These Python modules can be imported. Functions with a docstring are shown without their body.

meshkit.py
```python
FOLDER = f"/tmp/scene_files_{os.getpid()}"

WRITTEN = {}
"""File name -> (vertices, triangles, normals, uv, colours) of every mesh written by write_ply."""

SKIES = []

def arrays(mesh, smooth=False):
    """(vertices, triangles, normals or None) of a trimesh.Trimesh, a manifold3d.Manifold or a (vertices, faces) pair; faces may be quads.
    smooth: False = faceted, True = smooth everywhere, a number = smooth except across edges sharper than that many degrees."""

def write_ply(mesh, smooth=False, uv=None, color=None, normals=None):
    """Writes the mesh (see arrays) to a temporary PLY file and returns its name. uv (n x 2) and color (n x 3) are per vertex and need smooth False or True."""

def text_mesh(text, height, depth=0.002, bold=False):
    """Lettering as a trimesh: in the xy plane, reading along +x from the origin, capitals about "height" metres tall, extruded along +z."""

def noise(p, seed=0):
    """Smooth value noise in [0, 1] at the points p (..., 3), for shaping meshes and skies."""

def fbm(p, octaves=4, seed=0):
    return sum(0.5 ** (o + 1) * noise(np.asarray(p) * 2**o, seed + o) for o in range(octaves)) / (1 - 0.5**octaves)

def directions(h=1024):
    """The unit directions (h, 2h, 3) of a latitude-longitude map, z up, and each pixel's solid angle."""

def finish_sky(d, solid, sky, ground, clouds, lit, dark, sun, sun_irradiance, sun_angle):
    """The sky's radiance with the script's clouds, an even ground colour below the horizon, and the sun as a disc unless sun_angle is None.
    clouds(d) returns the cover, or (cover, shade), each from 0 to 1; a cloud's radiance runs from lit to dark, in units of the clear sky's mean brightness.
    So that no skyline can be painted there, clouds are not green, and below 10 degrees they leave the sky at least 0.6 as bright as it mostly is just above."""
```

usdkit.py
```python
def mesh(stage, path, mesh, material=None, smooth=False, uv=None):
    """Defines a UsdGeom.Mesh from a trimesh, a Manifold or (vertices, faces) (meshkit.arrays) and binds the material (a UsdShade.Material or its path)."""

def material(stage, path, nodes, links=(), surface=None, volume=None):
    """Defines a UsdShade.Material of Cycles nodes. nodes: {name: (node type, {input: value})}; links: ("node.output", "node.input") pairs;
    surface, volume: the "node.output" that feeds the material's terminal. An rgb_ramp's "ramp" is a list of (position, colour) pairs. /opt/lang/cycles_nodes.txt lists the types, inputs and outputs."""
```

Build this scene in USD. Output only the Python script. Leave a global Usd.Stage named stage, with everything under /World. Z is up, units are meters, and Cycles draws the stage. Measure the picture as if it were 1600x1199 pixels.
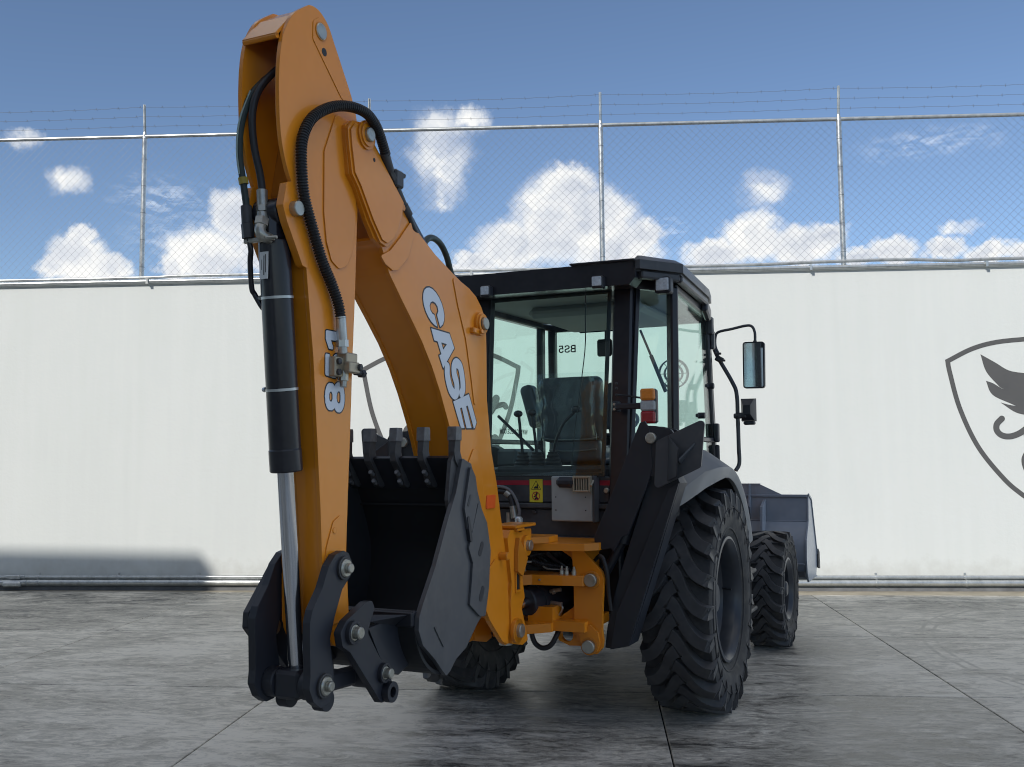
import math, random
import numpy as np, trimesh, usdkit, meshkit
import manifold3d as m3
from shapely.geometry import Polygon, LineString, Point, box as sbox
from shapely import affinity
from shapely.ops import unary_union
from pxr import Usd, UsdGeom, UsdLux, UsdShade, Gf, Sdf, Vt

random.seed(4)
rng = np.random.default_rng(4)
stage = Usd.Stage.CreateInMemory()
UsdGeom.SetStageUpAxis(stage, UsdGeom.Tokens.z)
UsdGeom.SetStageMetersPerUnit(stage, 1.0)
world = UsdGeom.Xform.Define(stage, '/World')
stage.SetDefaultPrim(world.GetPrim())
UsdGeom.Scope.Define(stage, '/World/Looks')

# ------------------------------------------------------------------ camera
CAM_H = 1.6
PITCH, ROLL, YAW = math.radians(4.55), math.radians(0.45), math.radians(5.2)
f0 = np.array([-math.sin(YAW), math.cos(YAW), 0]); r0 = np.array([math.cos(YAW), math.sin(YAW), 0]); u0 = np.array([0, 0, 1.])
fw = f0 * math.cos(PITCH) + u0 * math.sin(PITCH)
up_ = -f0 * math.sin(PITCH) + u0 * math.cos(PITCH)
rt = r0 * math.cos(ROLL) - up_ * math.sin(ROLL)
up = up_ * math.cos(ROLL) + r0 * math.sin(ROLL)
cam = UsdGeom.Camera.Define(stage, '/World/camera')
cm = Gf.Matrix4d(*rt, 0, *up, 0, *(-fw), 0, 0, 0, CAM_H, 1)
cam.AddTransformOp().Set(cm)
cam.CreateHorizontalApertureAttr(36.0)
cam.CreateVerticalApertureAttr(36.0 * 767 / 1024)
cam.CreateFocalLengthAttr(33.75)
cam.CreateClippingRangeAttr(Gf.Vec2f(0.05, 3000))
EXPOSURE = 0.95
cam.CreateExposureAttr(EXPOSURE)

# ------------------------------------------------------------------ sun and sky
SUN_EL, SUN_AZ = math.radians(35), math.radians(30)      # behind the camera, to its left
sdir = np.array([-math.sin(SUN_AZ) * math.cos(SUN_EL), -math.cos(SUN_AZ) * math.cos(SUN_EL), math.sin(SUN_EL)])
SKY, SUN = 0.15, 0.5
sun = UsdLux.DistantLight.Define(stage, '/World/sun')
sun.CreateIntensityAttr(SUN); sun.CreateAngleAttr(0.45); sun.CreateNormalizeAttr(True)
sun.CreateColorAttr(Gf.Vec3f(1.0, 0.95, 0.87))
zl = Gf.Vec3d(*sdir)
xl = Gf.Cross(Gf.Vec3d(0, 0, 1), zl).GetNormalized(); yl = Gf.Cross(zl, xl)
sun.AddTransformOp().Set(Gf.Matrix4d(*xl, 0, *yl, 0, *zl, 0, 0, 0, 60, 1))

# each cloud: azimuth, elevation, half width, half height (radians)
CLOUDS = [(-0.0420,0.2468,0.0472,0.0481),(0.0018,0.2458,0.0401,0.0353),(-0.0896,0.2214,0.0406,0.0260),(0.0181,0.2161,0.0498,0.0272),(-0.1269,0.2039,0.0304,0.0118),(-0.0280,0.2851,0.0304,0.0178),(0.0483,0.2280,0.0199,0.0193),(-0.3764,0.2431,0.0252,0.0260),(-0.4036,0.2040,0.0434,0.0249),(-0.4325,0.1930,0.0181,0.0155),(-0.3539,0.2129,0.0254,0.0252),(-0.5207,0.1931,0.0294,0.0239),(-0.4911,0.1850,0.0243,0.0133),(-0.5185,0.2154,0.0141,0.0131),(-0.5399,0.1838,0.0155,0.0142),(0.1609,0.2223,0.0302,0.0252),(0.1233,0.2066,0.0371,0.0153),(0.2058,0.2117,0.0367,0.0212),(0.2306,0.2186,0.0218,0.0148),(0.2897,0.1990,0.0242,0.0146),(0.3383,0.1970,0.0199,0.0119),(0.2601,0.1977,0.0207,0.0099),(0.3766,0.1896,0.0224,0.0106),(0.4084,0.1874,0.0206,0.0115)]
# the same kind of fair-weather cumulus goes on all round the horizon
for k in range(64):
    a = 0.62 + (2 * math.pi - 1.30) * (k + rng.uniform(0, .8)) / 64
    CLOUDS.append((((a + math.pi) % (2 * math.pi)) - math.pi, rng.uniform(.10, .34), rng.uniform(.02, .06), rng.uniform(.012, .035)))
WISPS = [(-0.1636,0.3394,0.0225,0.0161),(-0.1309,0.3497,0.0137,0.0099),(-0.1637,0.3144,0.0258,0.0250),(-0.1624,0.2859,0.0176,0.0190),(-0.1652,0.2648,0.0149,0.0077),(0.1711,0.2668,0.0189,0.0149),(-0.5294,0.2658,0.0135,0.0099),(-0.5689,0.2989,0.0108,0.0056),(0.3531,0.2152,0.0137,0.0047)]
CIRRUS = [(0.3283,0.2948,0.0768,0.0162),(-0.4470,0.2565,0.0548,0.0241),(0.0783,0.2364,0.0197,0.0128),(-0.4160,0.2157,0.0746,0.0309)]

def sky_material():
    n = {"tc": ("texture_coordinate", {}),
         "sky": ("sky_texture", {"sky_type": "single_scattering", "sun_disc": False, "sun_elevation": SUN_EL,
                                 "sun_rotation": math.atan2(sdir[0], sdir[1]), "altitude": 2000.0, "air_density": 1.0, "aerosol_density": 0.35, "ozone_density": 2.0}),
         "sx": ("separate_xyz", {}),
         "az": ("math", {"math_type": "arctan2"}), "el": ("math", {"math_type": "arcsine"}),
         "v": ("combine_xyz", {"z": 0.0})}
    L = [("tc.generated", "sx.vector"), ("sx.x", "az.value1"), ("sx.y", "az.value2"), ("sx.z", "el.value1"), ("az.value", "v.x"), ("el.value", "v.y")]
    # ragged edges: the coordinates are shaken by noise
    n["nd"] = ("noise_texture", {"scale": 42.0, "detail": 8.0, "roughness": 0.66})
    n["nds"] = ("vector_math", {"math_type": "subtract", "vector2": (0.5, 0.5, 0.5)})
    n["ndm"] = ("vector_math", {"math_type": "multiply", "vector2": (0.044, 0.034, 0.0)})
    n["vv"] = ("vector_math", {"math_type": "add"})
    L += [("v.vector", "nd.vector"), ("nd.color", "nds.vector1"), ("nds.vector", "ndm.vector1"), ("v.vector", "vv.vector1"), ("ndm.vector", "vv.vector2")]

    def blobs(tag, items, src):
        last = None
        for i, (a, e, w, h) in enumerate(items):
            s, l, d = f"{tag}s{i}", f"{tag}l{i}", f"{tag}d{i}"
            n[s] = ("vector_math", {"math_type": "subtract", "vector2": (a, e, 0)})
            n[d] = ("vector_math", {"math_type": "multiply", "vector2": (1 / w, 1 / h, 0)})
            n[l] = ("vector_math", {"math_type": "length"})
            L.extend([(src, s + ".vector1"), (s + ".vector", d + ".vector1"), (d + ".vector", l + ".vector1")])
            if last is None:
                last = l + ".value"
            else:
                m = f"{tag}m{i}"
                n[m] = ("math", {"math_type": "smoothmin", "value3": 0.25})
                L.extend([(last, m + ".value1"), (l + ".value", m + ".value2")])
                last = m + ".value"
        return last
    dist = blobs("c", CLOUDS, "vv.vector")
    # unseen broken cloud added higher up, to brighten the shade below
    n["up"] = ("noise_texture", {"scale": 2.6, "detail": 7.0, "roughness": 0.58})
    n["upr"] = ("map_range", {"range_type": "smoothstep", "from_min": 0.42, "from_max": 0.56, "to_min": 0.0, "to_max": 1.0, "clamp": True})
    n["uph"] = ("map_range", {"range_type": "smoothstep", "from_min": 0.48, "from_max": 0.80, "to_min": 0.0, "to_max": 0.9, "clamp": True})
    n["upm"] = ("math", {"math_type": "multiply"})
    n["call"] = ("math", {"math_type": "maximum"})
    L += [("tc.generated", "up.vector"), ("up.fac", "upr.value"), ("el.value", "uph.value"), ("upr.result", "upm.value1"), ("uph.result", "upm.value2"), ("upm.value", "call.value1"), ("cov.result", "call.value2")]
    n["cov"] = ("map_range", {"range_type": "smoothstep", "from_min": 1.25, "from_max": 0.62, "to_min": 0.0, "to_max": 1.0, "clamp": True})
    L.append((dist, "cov.value"))
    # inner structure: lumps, lit tops and greyer bodies
    n["n2"] = ("noise_texture", {"scale": 21.0, "detail": 5.0, "roughness": 0.5, "distortion": 0.3})
    n["n2r"] = ("map_range", {"from_min": 0.34, "from_max": 0.66, "to_min": 0.0, "to_max": 1.0, "clamp": True})
    L += [("vv.vector", "n2.vector"), ("n2.fac", "n2r.value")]
    n["edge"] = ("map_range", {"from_min": 0.15, "from_max": 0.85, "to_min": 0.0, "to_max": 1.0, "clamp": True})
    L.append((dist, "edge.value"))
    n["offs"] = ("vector_math", {"math_type": "add", "vector2": (-0.009, 0.014, 0.0)})
    n["n2b"] = ("noise_texture", {"scale": 21.0, "detail": 5.0, "roughness": 0.5, "distortion": 0.3})
    n["rel"] = ("math", {"math_type": "subtract"})
    n["relm"] = ("math", {"math_type": "multiply_add", "value2": 1.7, "value3": 0.12})
    n["lsum"] = ("math", {"math_type": "add", "use_clamp": True})
    L += [("vv.vector", "offs.vector1"), ("offs.vector", "n2b.vector"), ("n2.fac", "rel.value1"), ("n2b.fac", "rel.value2"), ("rel.value", "relm.value1")]
    n["lum"] = ("math", {"math_type": "multiply_add", "value2": 0.45})
    n["lume"] = ("math", {"math_type": "multiply", "value2": 0.5})
    L += [("n2r.result", "lum.value1"), ("edge.result", "lume.value1"), ("lume.value", "lum.value3")]
    K = 0.70
    n["ccol"] = ("rgb_ramp", {"ramp": [(0.0, (3.05 * K, 3.3 * K, 3.75 * K)), (0.5, (3.9 * K, 4.05 * K, 4.3 * K)), (1.0, (5.0 * K, 5.0 * K, 4.9 * K))]})
    L += [("lum.value", "lsum.value1"), ("relm.value", "lsum.value2"), ("lsum.value", "ccol.fac")]
    # thin torn cloudlets
    wd = blobs("w", WISPS, "vv.vector")
    n["wcov"] = ("map_range", {"range_type": "smoothstep", "from_min": 1.75, "from_max": 0.25, "to_min": 0.0, "to_max": 1.0, "clamp": True})
    n["wn"] = ("map_range", {"from_min": 0.30, "from_max": 0.62, "to_min": 0.35, "to_max": 1.0, "clamp": True})
    n["wm"] = ("math", {"math_type": "multiply"})
    n["wall"] = ("math", {"math_type": "maximum"})
    L += [(wd, "wcov.value"), ("n2.fac", "wn.value"), ("wcov.result", "wm.value1"), ("wn.result", "wm.value2"), ("wm.value", "wall.value1"), ("call.value", "wall.value2")]
    # thin cirrus
    n["cv"] = ("vector_math", {"math_type": "add"})
    L += [("v.vector", "cv.vector1"), ("ndm.vector", "cv.vector2")]
    cd = blobs("t", CIRRUS, "cv.vector")
    n["ccov"] = ("map_range", {"range_type": "smoothstep", "from_min": 1.15, "from_max": 0.0, "to_min": 0.0, "to_max": 1.0, "clamp": True})
    n["cvm"] = ("vector_math", {"math_type": "multiply", "vector2": (45.0, 120.0, 1.0)})
    n["n3"] = ("noise_texture", {"scale": 1.0, "detail": 5.0, "roughness": 0.65, "distortion": 0.8})
    n["n3r"] = ("map_range", {"from_min": 0.45, "from_max": 0.75, "to_min": 0.0, "to_max": 0.5, "clamp": True})
    n["cir"] = ("math", {"math_type": "multiply"})
    L += [(cd, "ccov.value"), ("v.vector", "cvm.vector1"), ("cvm.vector", "n3.vector"), ("n3.fac", "n3r.value"), ("ccov.result", "cir.value1"), ("n3r.result", "cir.value2")]
    n["cs"] = ("hsv", {"saturation": 1.0, "value": 0.445})
    n["cm"] = ("mix_color", {"blend_type": "mix", "b": (4.2, 4.4, 4.6), "use_clamp": False})
    n["mx"] = ("mix_color", {"blend_type": "mix", "use_clamp": False})
    L += [("sky.color", "cs.color"), ("cs.color", "cm.a"), ("cir.value", "cm.fac"), ("cm.result", "mx.a"), ("ccol.color", "mx.b"), ("wall.value", "mx.fac")]
    n["bg"] = ("background_shader", {"strength": SKY})
    L.append(("mx.result", "bg.color"))
    return usdkit.material(stage, '/World/Looks/sky', n, L, surface="bg.background")

dome = UsdLux.DomeLight.Define(stage, '/World/sky')
UsdShade.MaterialBindingAPI.Apply(dome.GetPrim()).Bind(sky_material())
dome.GetPrim().SetCustomDataByKey('kind', 'structure')
dome.GetPrim().SetCustomDataByKey('label', 'blue daytime sky with white cumulus clouds low above the wall')
dome.GetPrim().SetCustomDataByKey('category', 'sky')

# ------------------------------------------------------------------ materials
LOOKS = {}
def paint(name, color, rough=0.4, metal=0.0, coat=0.0, var=0.12, scale=3.0, bevel=0.004, bump=0.0, bscale=60.0, dust=0.0, spec=0.5):
    dark = tuple(c * (1 - var) for c in color); light = tuple(min(1, c * (1 + var)) for c in color)
    n = {"tc": ("texture_coordinate", {}),
         "n": ("noise_texture", {"scale": scale, "detail": 5.0, "roughness": 0.6}),
         "r": ("rgb_ramp", {"ramp": [(0.3, dark), (0.7, light)]}),
         "rr": ("map_range", {"from_min": 0.3, "from_max": 0.7, "to_min": max(0.02, rough * 0.8), "to_max": min(1, rough * 1.25), "clamp": True}),
         "p": ("principled_bsdf", {"metallic": metal, "coat_weight": coat, "coat_roughness": 0.08, "specular_ior_level": spec})}
    L = [("tc.object", "n.vector"), ("n.fac", "r.fac"), ("n.fac", "rr.value"), ("rr.result", "p.roughness")]
    col = "r.color"
    if dust > 0:
        n["dn"] = ("noise_texture", {"scale": 14.0, "detail": 6.0, "roughness": 0.7})
        n["dr"] = ("map_range", {"from_min": 0.48, "from_max": 0.8, "to_min": 0.0, "to_max": dust, "clamp": True})
        n["dm"] = ("mix_color", {"blend_type": "mix", "b": (0.23, 0.21, 0.18)})
        L += [("tc.object", "dn.vector"), ("dn.fac", "dr.value"), ("dr.result", "dm.fac"), ("r.color", "dm.a")]
        col = "dm.result"
    L.append((col, "p.base_color"))
    nrm = None
    if bevel > 0:
        n["bv"] = ("bevel", {"samples": 4, "radius": bevel}); nrm = "bv.bevel"
    if bump > 0:
        n["bn"] = ("noise_texture", {"scale": bscale, "detail": 3.0})
        n["bp"] = ("bump", {"strength": bump, "distance": 0.004})
        L += [("tc.object", "bn.vector"), ("bn.fac", "bp.height")]
        if nrm: L.append((nrm, "bp.normal"))
        nrm = "bp.normal"
    if nrm:
        L.append((nrm, "p.normal"))
        if coat > 0: L.append((nrm, "p.coat_normal"))
    LOOKS[name] = usdkit.material(stage, '/World/Looks/' + name, n, L, surface="p.BSDF")
    return LOOKS[name]

ORANGE = paint('orange_paint', (0.64, 0.215, 0.010), rough=0.30, coat=0.35, spec=0.4, dust=0.03, var=0.05, scale=1.5, bump=0.03, bscale=35.0)
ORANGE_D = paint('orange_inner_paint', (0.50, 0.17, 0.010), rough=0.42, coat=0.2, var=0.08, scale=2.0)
BLACK = paint('black_paint', (0.014, 0.0155, 0.021), rough=0.44, coat=0.06, var=0.2, bump=0.04, bscale=40.0)
BLACK_G = paint('glossy_black_paint', (0.012, 0.012, 0.017), rough=0.30, coat=0.15, var=0.1)
CHAR = paint('charcoal_paint', (0.050, 0.052, 0.058), rough=0.36, var=0.12, scale=4.0, bump=0.04, dust=0.12)
INNER = paint('bucket_shade_paint', (0.008, 0.009, 0.011), rough=0.6, var=0.2)  # near black: the shade inside the bucket is put into this colour
GREY = paint('grey_plastic', (0.17, 0.172, 0.175), rough=0.5, var=0.06, bump=0.05, bscale=220.0)
LOADER = paint('loader_grey_paint', (0.20, 0.225, 0.265), rough=0.24, var=0.1)
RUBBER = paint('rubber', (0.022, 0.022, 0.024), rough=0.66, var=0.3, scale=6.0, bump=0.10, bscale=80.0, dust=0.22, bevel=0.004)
LUGS = paint('lit_tread_rubber', (0.040, 0.040, 0.043), rough=0.50, var=0.25, scale=8.0, bump=0.08, bscale=90.0, dust=0.16, bevel=0.007)  # lighter copy of the carcass rubber, so groove shade is in the colour
RIMM = paint('rim_paint', (0.035, 0.038, 0.045), rough=0.32, var=0.1)
HOSE = paint('hose_rubber', (0.016, 0.016, 0.018), rough=0.45, var=0.1, bevel=0)
HOSE_G = paint('printed_hose', (0.020, 0.035, 0.032), rough=0.5, var=0.25, scale=40.0, bevel=0)
PRINT = paint('hose_print', (0.28, 0.36, 0.33), rough=0.6, var=0.1, bevel=0)
STEEL = paint('zinc_steel', (0.42, 0.41, 0.36), rough=0.36, metal=0.9, var=0.1, scale=20.0, bevel=0.002)
CHROME = paint('chrome_rod', (0.62, 0.63, 0.65), rough=0.13, metal=1.0, var=0.02, bevel=0)
IRON = paint('cast_steel', (0.055, 0.055, 0.058), rough=0.5, metal=0.35, var=0.25, scale=25.0, bump=0.25, bscale=90.0, bevel=0.006)
TIP = paint('tooth_tip_steel', (0.15, 0.15, 0.155), rough=0.5, metal=0.5, var=0.3, scale=30.0, bump=0.25, bscale=120.0, bevel=0.006)
GALV = paint('galvanised_steel', (0.50, 0.52, 0.52), rough=0.33, metal=0.75, var=0.12, scale=9.0, bevel=0)
GALV_D = paint('dull_galvanised_wire', (0.15, 0.155, 0.165), rough=0.55, metal=0.3, var=0.1, bevel=0)
SILVER = paint('bare_aluminium_plate', (0.33, 0.35, 0.34), rough=0.5, metal=0.25, var=0.1, scale=8.0)
BRASS = paint('brass_block', (0.36, 0.31, 0.23), rough=0.38, metal=0.6, var=0.15)
WHITE = paint('decal_white', (0.56, 0.60, 0.66), rough=0.35, var=0.03, bevel=0)
OUTL = paint('decal_outline', (0.012, 0.013, 0.018), rough=0.4, var=0.05, bevel=0)
DECALK = paint('decal_ink', (0.012, 0.012, 0.012), rough=0.6, var=0.05, bevel=0)
YELLOW = paint('sticker_yellow', (0.66, 0.55, 0.03), rough=0.4, var=0.04, bevel=0)
RED = paint('stripe_red', (0.36, 0.010, 0.030), rough=0.35, var=0.05, bevel=0)
ORED = paint('reflector_orange_red', (0.70, 0.10, 0.015), rough=0.25, coat=0.5, var=0.06, bevel=0.002)
LRED = paint('lens_red', (0.30, 0.006, 0.012), rough=0.2, coat=0.7, var=0.1, scale=60.0, bump=0.3, bscale=150.0)
LAMB = paint('lens_amber', (0.66, 0.20, 0.008), rough=0.2, coat=0.7, var=0.1, scale=60.0, bump=0.3, bscale=150.0)
LCLR = paint('lens_clear', (0.36, 0.38, 0.39), rough=0.2, coat=0.7, var=0.12, scale=60.0, bump=0.4, bscale=150.0)
LED = paint('work_lamp_glass', (0.50, 0.54, 0.58), rough=0.15, coat=0.8, var=0.2, scale=70.0, bump=0.4, bscale=120.0)
LINER = paint('headliner', (0.42, 0.43, 0.41), rough=0.85, var=0.08)
SEATM = paint('seat_cloth', (0.065, 0.075, 0.092), rough=0.6, coat=0.5, var=0.25, scale=9.0, bump=0.5, bscale=14.0, bevel=0)
MIRR = paint('mirror_glass', (0.55, 0.58, 0.60), rough=0.03, metal=1.0, var=0.01, bevel=0)
LABEL = paint('paper_label', (0.62, 0.63, 0.62), rough=0.5, var=0.04, bevel=0)

def glass(name, tint, ior=0.032):
    # Schlick reflectance, the same from both faces of the thin pane
    n = {"lw": ("layer_weight", {"blend": 0.5}), "pw": ("math", {"math_type": "power", "value2": 5.0}), "f": ("math", {"math_type": "multiply_add", "value2": 0.55, "value3": ior, "use_clamp": True}), "t": ("transparent_bsdf", {"color": tint}), "g": ("glossy_bsdf", {"color": (1, 1, 1), "roughness": 0.0}), "m": ("mix_closure", {})}
    return usdkit.material(stage, '/World/Looks/' + name, n, [("lw.facing", "pw.value1"), ("pw.value", "f.value1"), ("f.value", "m.fac"), ("t.BSDF", "m.closure1"), ("g.BSDF", "m.closure2")], surface="m.closure")
GLASS = glass('cab_glass', (0.905, 0.988, 0.968))
CLEARF = glass('clear_plastic_film', (0.93, 0.95, 0.95), 0.05)

def ground_material(name, lo, hi, rough0, rough1):
    n = {"g": ("geometry", {}), "oi": ("object_info", {}),
         "m1": ("mapping", {"scale": (1.0, 2.6, 1.0)}), "n1": ("noise_texture", {"scale": 1.3, "detail": 9.0, "roughness": 0.68, "distortion": 1.4}),
         "m2": ("mapping", {"scale": (5.5, 13.0, 1.0), "rotation": (0, 0, 0.16)}), "n2": ("noise_texture", {"scale": 1.0, "detail": 8.0, "roughness": 0.72, "distortion": 1.8}),
         "n3": ("noise_texture", {"scale": 0.45, "detail": 4.0, "roughness": 0.55}),
         "n4": ("noise_texture", {"scale": 90.0, "detail": 3.0, "roughness": 0.6}),
         "a": ("math", {"math_type": "multiply_add", "value2": 0.46}), "b": ("math", {"math_type": "multiply_add", "value2": 0.54}), "c": ("math", {"math_type": "multiply_add", "value2": 0.48}),
         "d": ("math", {"math_type": "multiply", "value2": 0.08}), "e": ("math", {"math_type": "multiply_add", "value2": 0.05}),
         "r": ("rgb_ramp", {"ramp": [(0.700, lo), (0.795, tuple(a * 0.54 + b * 0.46 for a, b in zip(lo, hi))), (0.890, hi)]}),
         "rr": ("map_range", {"from_min": 0.66, "from_max": 0.90, "to_min": rough0, "to_max": rough1, "clamp": True}),
         "bp": ("bump", {"strength": 0.4, "distance": 0.01}),
         "p": ("principled_bsdf", {"specular_ior_level": 0.5})}
    n.update({"cx": ("vector_math", {"math_type": "subtract", "vector2": (6.3, 8.1, 0.0)}), "cl": ("vector_math", {"math_type": "length"}),
              "t1": ("math", {"math_type": "subtract", "value2": 3.55}), "t1a": ("math", {"math_type": "absolute"}), "t1r": ("map_range", {"range_type": "smoothstep", "from_min": 0.16, "from_max": 0.05, "to_min": 0.0, "to_max": 1.0, "clamp": True}),
              "tw": ("wave_texture", {"wave_type": "rings", "rings_direction": "z", "scale": 3.2, "distortion": 1.0, "detail": 3.0, "detail_scale": 2.0}), "twr": ("map_range", {"from_min": 0.55, "from_max": 0.95, "to_min": 0.0, "to_max": 0.5, "clamp": True}), "tm": ("math", {"math_type": "multiply"}), "tm2": ("math", {"math_type": "multiply"}), "tn": ("map_range", {"from_min": 0.42, "from_max": 0.62, "to_min": 0.1, "to_max": 1.0, "clamp": True}),
              "vo": ("voronoi_texture", {"feature": "f1", "scale": 0.9}), "vr": ("map_range", {"range_type": "smoothstep", "from_min": 0.085, "from_max": 0.02, "to_min": 0.0, "to_max": 0.55, "clamp": True}),
              "mk": ("math", {"math_type": "maximum"}), "dk": ("mix_color", {"blend_type": "mix", "b": (0.045, 0.044, 0.042)}), "dv": ("vector_math", {"math_type": "multiply_add", "vector2": (0.14, 0.14, 0.0)})})
    L = [("g.position", "cx.vector1"), ("cx.vector", "cl.vector1"), ("cl.value", "t1.value1"), ("t1.value", "t1a.value1"), ("t1a.value", "t1r.value"), ("cx.vector", "tw.vector"), ("tw.fac", "twr.value"), ("t1r.result", "tm.value1"), ("twr.result", "tm.value2"),
         ("n1.fac", "tn.value"), ("tm.value", "tm2.value1"), ("tn.result", "tm2.value2"), ("n2.color", "dv.vector1"), ("g.position", "dv.vector3"), ("dv.vector", "vo.vector"), ("vo.distance", "vr.value"), ("tm2.value", "mk.value1"), ("vr.result", "mk.value2"), ("mk.value", "dk.fac"), ("r.color", "dk.a"),
         ("g.position", "m1.vector"), ("m1.vector", "n1.vector"), ("g.position", "m2.vector"), ("m2.vector", "n2.vector"), ("g.position", "n3.vector"), ("g.position", "n4.vector"),
         ("n4.fac", "d.value1"), ("oi.random", "e.value1"), ("d.value", "e.value3"), ("n3.fac", "c.value1"), ("e.value", "c.value3"),
         ("n2.fac", "b.value1"), ("c.value", "b.value3"), ("n1.fac", "a.value1"), ("b.value", "a.value3"),
         ("a.value", "r.fac"), ("dk.result", "p.base_color"), ("a.value", "rr.value"), ("rr.result", "p.roughness"), ("a.value", "bp.height"), ("bp.normal", "p.normal")]
    return usdkit.material(stage, '/World/Looks/' + name, n, L, surface="p.BSDF")
FLOOR = ground_material('dark_stamped_concrete', (0.078, 0.074, 0.066), (0.64, 0.605, 0.53), 0.28, 0.54)
JOINT = paint('joint_dirt', (0.018, 0.018, 0.019), rough=0.8, var=0.3, bevel=0)
YARD = paint('yard_concrete', (0.16, 0.155, 0.14), rough=0.8, var=0.2, scale=0.6, bevel=0)
SUNLITM = paint('sunlit_concrete', (0.30, 0.27, 0.21), rough=0.8, var=0.2, scale=5.0, bevel=0)  # paler and warmer: sunlight at the wall base is in this colour

def wall_material():
    n = {"tc": ("texture_coordinate", {}),
         "n": ("noise_texture", {"scale": 0.5, "detail": 6.0, "roughness": 0.6}),
         "mp": ("mapping", {"scale": (3.0, 1.0, 0.18)}), "s": ("noise_texture", {"scale": 2.2, "detail": 5.0, "roughness": 0.6}),
         "x": ("math", {"math_type": "multiply_add", "value2": 0.5}), "y": ("math", {"math_type": "multiply", "value2": 0.5}),
         "r": ("rgb_ramp", {"ramp": [(0.3, (0.605, 0.635, 0.622)), (0.55, (0.64, 0.665, 0.655)), (0.75, (0.655, 0.68, 0.67))]}),
         "sp": ("noise_texture", {"scale": 3.1, "detail": 8.0, "roughness": 0.75}), "spr": ("map_range", {"from_min": 0.70, "from_max": 0.80, "to_min": 0.0, "to_max": 0.25, "clamp": True}),
         "mx": ("mix_color", {"blend_type": "mix", "b": (0.40, 0.41, 0.37)}),
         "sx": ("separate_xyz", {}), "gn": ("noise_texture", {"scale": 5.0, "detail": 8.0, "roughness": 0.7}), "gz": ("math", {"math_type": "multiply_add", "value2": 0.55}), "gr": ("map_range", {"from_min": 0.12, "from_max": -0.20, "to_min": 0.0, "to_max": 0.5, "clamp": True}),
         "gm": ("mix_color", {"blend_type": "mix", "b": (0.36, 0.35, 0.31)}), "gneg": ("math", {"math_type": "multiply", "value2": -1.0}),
         "b1": ("noise_texture", {"scale": 26.0, "detail": 4.0, "roughness": 0.6}), "bp": ("bump", {"strength": 0.35, "distance": 0.006}),
         "p": ("principled_bsdf", {"roughness": 0.75, "specular_ior_level": 0.3})}
    L = [("tc.object", "n.vector"), ("tc.object", "mp.vector"), ("mp.vector", "s.vector"), ("s.fac", "y.value1"), ("n.fac", "x.value1"), ("y.value", "x.value3"), ("x.value", "r.fac"),
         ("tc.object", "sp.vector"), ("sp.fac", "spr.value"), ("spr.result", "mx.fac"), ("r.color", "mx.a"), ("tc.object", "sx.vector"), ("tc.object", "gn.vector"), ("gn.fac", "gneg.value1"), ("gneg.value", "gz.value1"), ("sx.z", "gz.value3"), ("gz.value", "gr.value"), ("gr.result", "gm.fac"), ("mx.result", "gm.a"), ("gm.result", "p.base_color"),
         ("tc.object", "b1.vector"), ("b1.fac", "bp.height"), ("bp.normal", "p.normal")]
    return usdkit.material(stage, '/World/Looks/painted_render', n, L, surface="p.BSDF")
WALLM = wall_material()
SKIRT = paint('bare_concrete_skirting', (0.15, 0.155, 0.165), rough=0.8, var=0.35, scale=4.0)
EMBLEM = paint('wall_emblem_paint', (0.085, 0.086, 0.088), rough=0.7, var=0.08, scale=4.0, bevel=0)
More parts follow.
